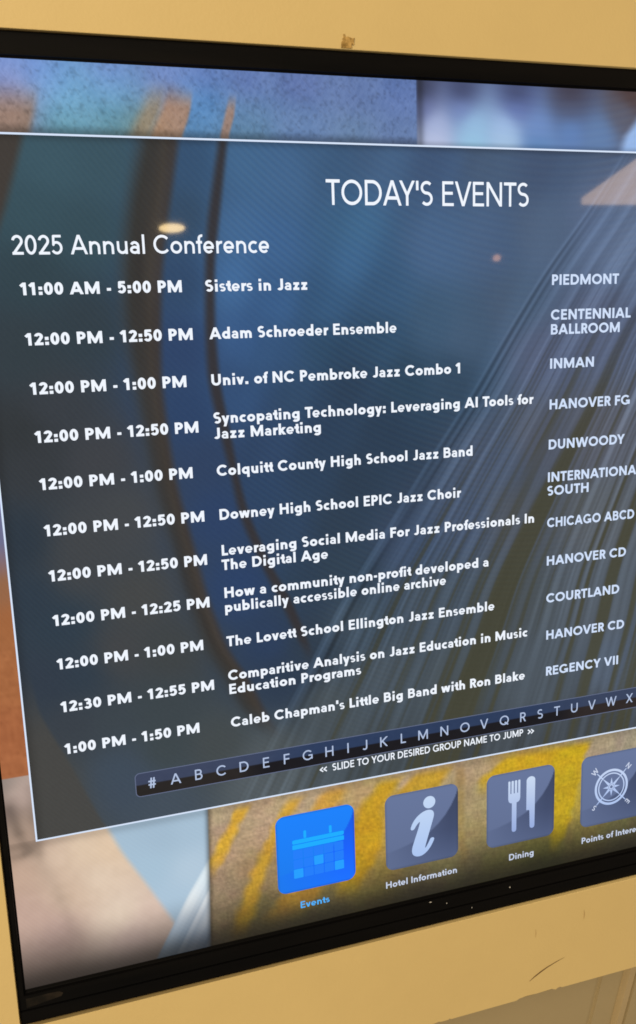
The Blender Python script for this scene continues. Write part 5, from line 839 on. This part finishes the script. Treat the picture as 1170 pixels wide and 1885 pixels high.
def text(s, name, x0, x1, base, cap, weight, m, parent, z=-0.008, align=0, rot=0.0, track=0.0):
    font = FONTS[weight]
    pen, loops = 0.0, []
    for k, ch in enumerate(s):
        adv, lps = font[ch]
        for lp in lps:
            loops.append(np.array(lp, float) + np.array([pen, 0]))
        pen += adv + (track + KERN.get(s[k:k + 2], 0.0)) * 1000
    allp = np.concatenate(loops)
    ax, bx = allp[:, 0].min(), allp[:, 0].max()
    sy = cap / 1000
    sx = (x1 - x0) / (bx - ax) if align == 0 else sy * align
    out = []
    for lp in loops:
        if align == 0:
            out.append([(x0 + (x - ax) * sx, base - y * sy) for x, y in lp])
        else:                                   # centred on x0, base is the middle
            q = []
            for x, y in lp:
                px, py = (x - (ax + bx) / 2) * sx, -(y - 500) * sy
                q.append((x0 + px * math.cos(rot) - py * math.sin(rot), base + px * math.sin(rot) + py * math.cos(rot)))
            out.append(q)
    return link(name, outline(out, z), m, parent)


for s, name, x0, x1, y, cap, weight, mat in LINES:
    text(s, name, x0, x1, y, cap, weight, {'w': M_white, 'p': M_pale}[mat], pan)

# ---- letter bar
ab = (-1.936, 2.404, 5.456, 2.684)


def barcol(X, Y):
    C = np.stack([np.interp(X, [-2, -0.6, 0.2, 3, 4, 5.4], a) for a in ([54, 52, 34, 34, 48, 50], [64, 64, 55, 54, 62, 63], [90, 92, 90, 88, 90, 92])], -1)
    D = np.stack([np.interp(X, [-2, -0.75, -0.45, 3.5, 3.8, 5.4], a) for a in ([28, 30, 3, 3, 34, 38], [26, 27, 6, 6, 28, 32], [27, 28, 20, 20, 30, 34])], -1)
    m = sm(2.538, 2.556, Y)
    return C * (1 - m[..., None]) + D * m[..., None] + 2 * vnoise(X, Y, 30, 30, 7)[..., None]


def clamp_round(xs, ys, x0, y0, x1, y1, r):
    X, Y = np.meshgrid(xs, ys)
    cx, cy = np.clip(X, x0 + r, x1 - r), np.clip(Y, y0 + r, y1 - r)
    dx, dy = X - cx, Y - cy
    l = np.hypot(dx, dy)
    k = np.where(l > r, r / np.maximum(l, 1e-9), 1.0)
    return cx + dx * k, cy + dy * k


X, Y = clamp_round(np.unique(np.concatenate([np.linspace(ab[0], ab[0] + .06, 10), np.linspace(ab[0], ab[2], 160)])), np.linspace(ab[1], ab[3], 44), *ab, 0.05)
bar = link("alphabet_bar", grid_from(X, Y, barcol(X, Y), -0.008), M_pan, disp)
link("bar_outline", outline([rrect(ab[0] - .006, ab[1] - .006, ab[2] + .006, ab[3] + .006, 0.056), rrect(ab[0] + .004, ab[1] + .004, ab[2] - .004, ab[3] - .004, 0.046)], -0.010),
     screen_mat("bar_line_pixels", (96, 106, 134)), bar)
for ch, x in LETTERS:
    text(ch, "letter", x, 0, 2.540 - 0.0, 0.128, 'letter', M_letter, bar, -0.011, align=1.0)

# ---- buttons
PIT, BXA, BYA, BH = 1.4076, -0.3516, 3.2768, 1.0263


def arcline(u):
    return np.interp(u, [0, .15, .3, .45, .6, .72, .82, .9, .96, 1.0], [.76, .735, .70, .655, .59, .50, .40, .29, .18, .08])


def button(k, hi, lo, name_label):
    x0, y0 = BXA + PIT * k, BYA
    n = 72
    X, Y = clamp_round(np.linspace(x0, x0 + 1, n), np.linspace(y0, y0 + BH, n), x0, y0, x0 + 1, y0 + BH, 0.115)

    def c(X, Y):
        u, v = X - x0, (Y - y0) / BH
        m = sm(-0.01, 0.012, v - arcline(u)) * np.clip(0.12 + 1.0 * u, 0, 1)
        C = np.stack([np.interp(v, [0, .5, 1], [hi[i], hi[i] * 0.97, hi[i] * 0.93]) for i in range(3)], -1)
        D = np.stack([np.interp(v, [0.1, .6, 1], [lo[i] * 0.9, lo[i], lo[i] * 0.6 + hi[i] * 0.42]) for i in range(3)], -1)
        e = np.minimum(np.minimum(X - x0, x0 + 1 - X), np.minimum(Y - y0, y0 + BH - Y))
        return (C * (1 - m[..., None]) + D * m[..., None]) * (0.88 + 0.12 * sm(0, 0.035, e))[..., None]
    b = link("app_button", grid_from(X, Y, c(X, Y), -0.008), M_pan, disp)
    b["label"] = name_label
    # the soft dark rim round the button
    return b, x0, y0


GH, GL = (100, 116, 155), (60, 73, 106)
b0, x0, y0 = button(0, (4, 128, 252), (0, 96, 252), "bright blue selected button with a calendar")
b1, x1, y1 = button(1, GH, GL, "grey blue button with a letter i")
b2, x2, y2 = button(2, GH, GL, "grey blue button with fork and knife")
b3, x3, y3 = button(3, GH, GL, "grey blue button with a compass rose")

# calendar
cx, cy = x0 + 0.20, y0 + 0.335
cal = screen_mat("calendar_pixels", (8, 172, 255))
cal2 = screen_mat("calendar_cell_pixels", (22, 140, 250))
cal3 = screen_mat("calendar_deep_pixels", (20, 124, 250))
icon = outline([rrect(cx, cy, cx + .66, cy + .055, .02), rrect(cx, cy + .065, cx + .66, cy + .125, .008)] +
               [rrect(cx + .145, cy - .105, cx + .18, cy - .004, .015), rrect(cx + .47, cy - .105, cx + .505, cy - .004, .015)], -0.011)
link("icon", icon, cal, b0)
cells = []
for r in range(3):
    for q in range(5):
        if (r, q) in ((1, 2), (2, 0), (2, 4)):
            cells.append((r, q))
link("calendar_day", outline([rrect(cx + .006 + q * .131, cy + .135 + r * .128, cx + .126 + q * .131, cy + .256 + r * .128, .012) for r, q in cells], -0.011),
     screen_mat("calendar_day_pixels", (24, 158, 255)), b0)
link("calendar_grid", outline([rrect(cx + .006 + q * .131, cy + .135 + r * .128, cx + .126 + q * .131, cy + .256 + r * .128, .012) for r in range(3) for q in range(5) if (r, q) not in cells], -0.011),
     cal3, b0)


def grad_icon(loops, parent, hi, lo, name="icon"):
    ym = [q[1] for l in loops for q in l]
    me = outline(loops, -0.011)
    m, nt, b = nodes("icon_pixels")
    b.inputs["Base Color"].default_value = (0.004, 0.004, 0.005, 1)
    b.inputs["Roughness"].default_value = 0.03
    at = me.color_attributes.new("pixels", 'FLOAT_COLOR', 'POINT')
    za, zb = W(0, min(ym)).z, W(0, max(ym)).z
    for i, v in enumerate(me.vertices):
        tt = (za - v.co.z) / (za - zb)
        c = lin(np.array(hi) * (1 - tt) + np.array(lo) * tt)
        at.data[i].color = (*c, 1)
    bpy.data.materials.remove(m)
    return link(name, me, M_pan, parent)


# italic i
def P(x, y, pts):
    return [(x + a, y + b * BH) for a, b in pts]


dot = [(x1 + .600 + .083 * math.cos(a), y1 + .185 * BH + .083 * math.sin(a)) for a in np.linspace(0, 2 * math.pi, 40, endpoint=False)]


def bez(p, n=10):
    out = []
    for k in range(n):
        t = k / n
        out.append(tuple((1 - t) ** 3 * p[0][j] + 3 * (1 - t) ** 2 * t * p[1][j] + 3 * (1 - t) * t * t * p[2][j] + t ** 3 * p[3][j] for j in (0, 1)))
    return out


ib = (bez([(.345, .475), (.38, .36), (.50, .285), (.575, .285)]) + bez([(.575, .285), (.655, .285), (.675, .335), (.655, .40)])
      + bez([(.655, .40), (.61, .55), (.555, .70), (.535, .785)]) + bez([(.535, .785), (.535, .80), (.56, .775), (.605, .685)])
      + bez([(.605, .685), (.62, .655), (.675, .665), (.66, .70)]) + bez([(.66, .70), (.61, .82), (.52, .905), (.425, .885)])
      + bez([(.425, .885), (.345, .865), (.345, .80), (.365, .735)]) + bez([(.365, .735), (.41, .60), (.455, .50), (.47, .425)])
      + bez([(.47, .425), (.45, .425), (.42, .46), (.395, .50)]) + bez([(.395, .50), (.375, .53), (.325, .52), (.345, .475)]))
grad_icon([dot, P(x1, y1, ib)], b1, (196, 216, 244), (170, 196, 240))

# fork and knife
fx, fy = x2 + .40, y2
fork = [(-.088, .135), (-.083, .125), (-.062, .125), (-.057, .135), (-.057, .30), (-.042, .30), (-.042, .135), (-.037, .125), (-.013, .125), (-.008, .135), (-.008, .30), (.007, .30),
        (.007, .135), (.012, .125), (.036, .125), (.041, .135), (.041, .30), (.056, .30), (.056, .135), (.061, .125), (.083, .125), (.088, .135), (.088, .37), (.080, .405), (.060, .425), (.034, .432),
        (.034, .80), (.030, .82), (.015, .835), (-.015, .835), (-.030, .82), (-.034, .80), (-.034, .432), (-.060, .425), (-.080, .405), (-.088, .37)]
knife = [(.18, .165)] + [(.18 + .064 - .064 * math.cos(a), .165 - .055 * math.sin(a)) for a in np.linspace(.2, math.pi - .2, 9)] + [(.308, .165), (.304, .80), (.298, .822), (.28, .834), (.258, .834), (.238, .822), (.232, .80), (.226, .585), (.215, .572), (.18, .572)]
grad_icon([P(fx, fy, fork), P(fx, fy, knife)], b2, (202, 218, 242), (150, 172, 222))

# compass
qx, qy = x3 + .475, y3 + .492 * BH
star = []
for k in range(16):
    a = math.radians(k * 22.5 + 45)
    r = {0: .215, 2: .135}.get(k % 4, .052)
    star.append((qx + r * math.cos(a), qy + r * math.sin(a)))
cr = 0.0085
loops = [circle(qx, qy, .262), circle(qx, qy, .228), circle(qx, qy, .208), circle(qx, qy, .190), circle(qx, qy, .040), circle(qx, qy, .022)]
ci = grad_icon(loops, b3, (196, 212, 242), (176, 198, 240))
grad_icon([star, circle(qx, qy, .046)], b3, (190, 208, 242), (172, 194, 238), "compass_star")
bars = []
for a in (45, 135, 225, 315):
    a = math.radians(a)
    ca, sa = math.cos(a), math.sin(a)
    bars.append([(qx + r * ca - w * sa, qy + r * sa + w * ca) for r, w in ((.20, .010), (.325, .006), (.325, -.006), (.20, -.010))])
grad_icon(bars, b3, (190, 208, 242), (172, 194, 238), "compass_needle")
for ch, a in (("N", -45), ("E", 45), ("S", 135), ("W", -135)):
    text(ch, "compass_letter", qx + .372 * math.cos(math.radians(a)), 0, qy + .372 * math.sin(math.radians(a)), 0.078, 'caption', M_cap, b3, -0.012, align=1.0,
         rot=math.radians(a + 90))

for s, bx, x_0, x_1, base, mm in (("Events", b0, -0.078, 0.295, 4.54, M_cyan), ("Hotel Information", b1, 1.049, 2.035, 4.54, M_cap), ("Dining", b2, 2.795, 3.161, 4.54, M_cap), ("Points of Interest", b3, 3.901, 4.87, 4.54, M_cap)):
    text(s, "caption", x_0, x_1, base, 0.090, 'caption', mm, bx, -0.011)

# ------------------------------------------------------------------ scrap of tape above the screen
m, nt, b = nodes("brown_tape")
tc = nt.nodes.new("ShaderNodeTexCoord"); n1 = nt.nodes.new("ShaderNodeTexNoise"); n1.inputs["Scale"].default_value = 260; n1.inputs["Detail"].default_value = 4
nt.links.new(tc.outputs["Object"], n1.inputs["Vector"])
rp = nt.nodes.new("ShaderNodeValToRGB")
rp.color_ramp.elements[0].position = 0.40; rp.color_ramp.elements[0].color = (0.24, 0.14, 0.03, 1)
rp.color_ramp.elements[1].position = 0.62; rp.color_ramp.elements[1].color = (0.56, 0.35, 0.11, 1)
nt.links.new(n1.outputs["Fac"], rp.inputs["Fac"]); nt.links.new(rp.outputs["Color"], b.inputs["Base Color"])
b.inputs["Roughness"].default_value = 0.35
tp = [(.728, -5.264), (.730, -5.32), (.748, -5.335), (.742, -5.352), (.756, -5.362), (.752, -5.392), (.764, -5.398), (.774, -5.366), (.80, -5.374), (.83, -5.364), (.852, -5.358), (.874, -5.366),
      (.866, -5.342), (.862, -5.315), (.868, -5.302), (.852, -5.298), (.846, -5.318), (.838, -5.30), (.842, -5.264)]
tape_me = outline([tp], ZF - 0.017, 0.010)
tape = link("tape_scrap", tape_me, m)
tape["label"] = "small torn scrap of brown tape stuck on the tan board just above the screen"
tape["category"] = "tape"

# ------------------------------------------------------------------ lit ceiling lamps seen mirrored in the glass
def lampmat(name, rgb, s):
    m, nt, b = nodes(name)
    b.inputs["Base Color"].default_value = (0.8, 0.75, 0.65, 1)
    b.inputs["Emission Color"].default_value = (*rgb, 1)
    b.inputs["Emission Strength"].default_value = s
    return m


def dome(name, loc, r, h, m, label, group):
    v, f = [], []
    N, K = 32, 6
    for k in range(-K + 1, K):
        a = math.pi / 2 * k / K
        for j in range(N):
            t = 2 * math.pi * j / N
            v.append((r * math.cos(a) * math.cos(t), r * math.cos(a) * math.sin(t), -h * math.sin(a)))
    v.append((0, 0, -h))
    for k in range(2 * K - 2):
        for j in range(N):
            f.append((k * N + j, k * N + (j + 1) % N, (k + 1) * N + (j + 1) % N, (k + 1) * N + j))
    for j in range(N):
        f.append(((2 * K - 2) * N + j, (2 * K - 2) * N + (j + 1) % N, (2 * K - 1) * N))
    f.append(tuple(reversed(range(N))))
    me = bpy.data.meshes.new(name)
    me.from_pydata(v, [], f)
    o = link(name, me, m)
    o.location = loc
    o["label"] = label
    o["category"] = "ceiling lamp"
    o["group"] = group
    return o


dome("ceiling_lamp_shade", (1.264, -8.629, Z0 + 1.246), 0.128, 0.040, lampmat("lamp_glow", (1, 0.72, 0.34), 24), "round lit ceiling lamp mirrored as a yellow oval in the screen's glass", "lit ceiling lamps mirrored in the glass")
dome("ceiling_lamp_shade", (6.893, -12.33, Z0 + 1.246), 0.06, 0.05, lampmat("lamp_glow_far", (1, 0.5, 0.26), 9), "small far ceiling lamp mirrored as an orange dot in the screen's glass", "lit ceiling lamps mirrored in the glass")
A = Vector((4.772, -6.855, Z0 + 1.246))
d1 = Vector((0.563, 0.034, 0)).normalized() * 2.6
d2 = Vector((-0.707, 1.732, 0)).normalized() * 3.6
top = Vector((0, 0, 0.06))
v = [A, A + d1, A + d1 + d2, A + d2]
v = [tuple(q) for q in v] + [tuple(q + top) for q in v]
me = bpy.data.meshes.new("light")
me.from_pydata(v, [], [(0, 1, 2, 3), (7, 6, 5, 4), (0, 4, 5, 1), (1, 5, 6, 2), (2, 6, 7, 3), (3, 7, 4, 0)])
lp = link("light_panel", me, lampmat("light_panel_glow", (1.0, 0.66, 0.38), 6.0))
lp["label"] = "broad lit ceiling light panel mirrored as a tan triangle at the screen's upper right"
lp["category"] = "ceiling light"
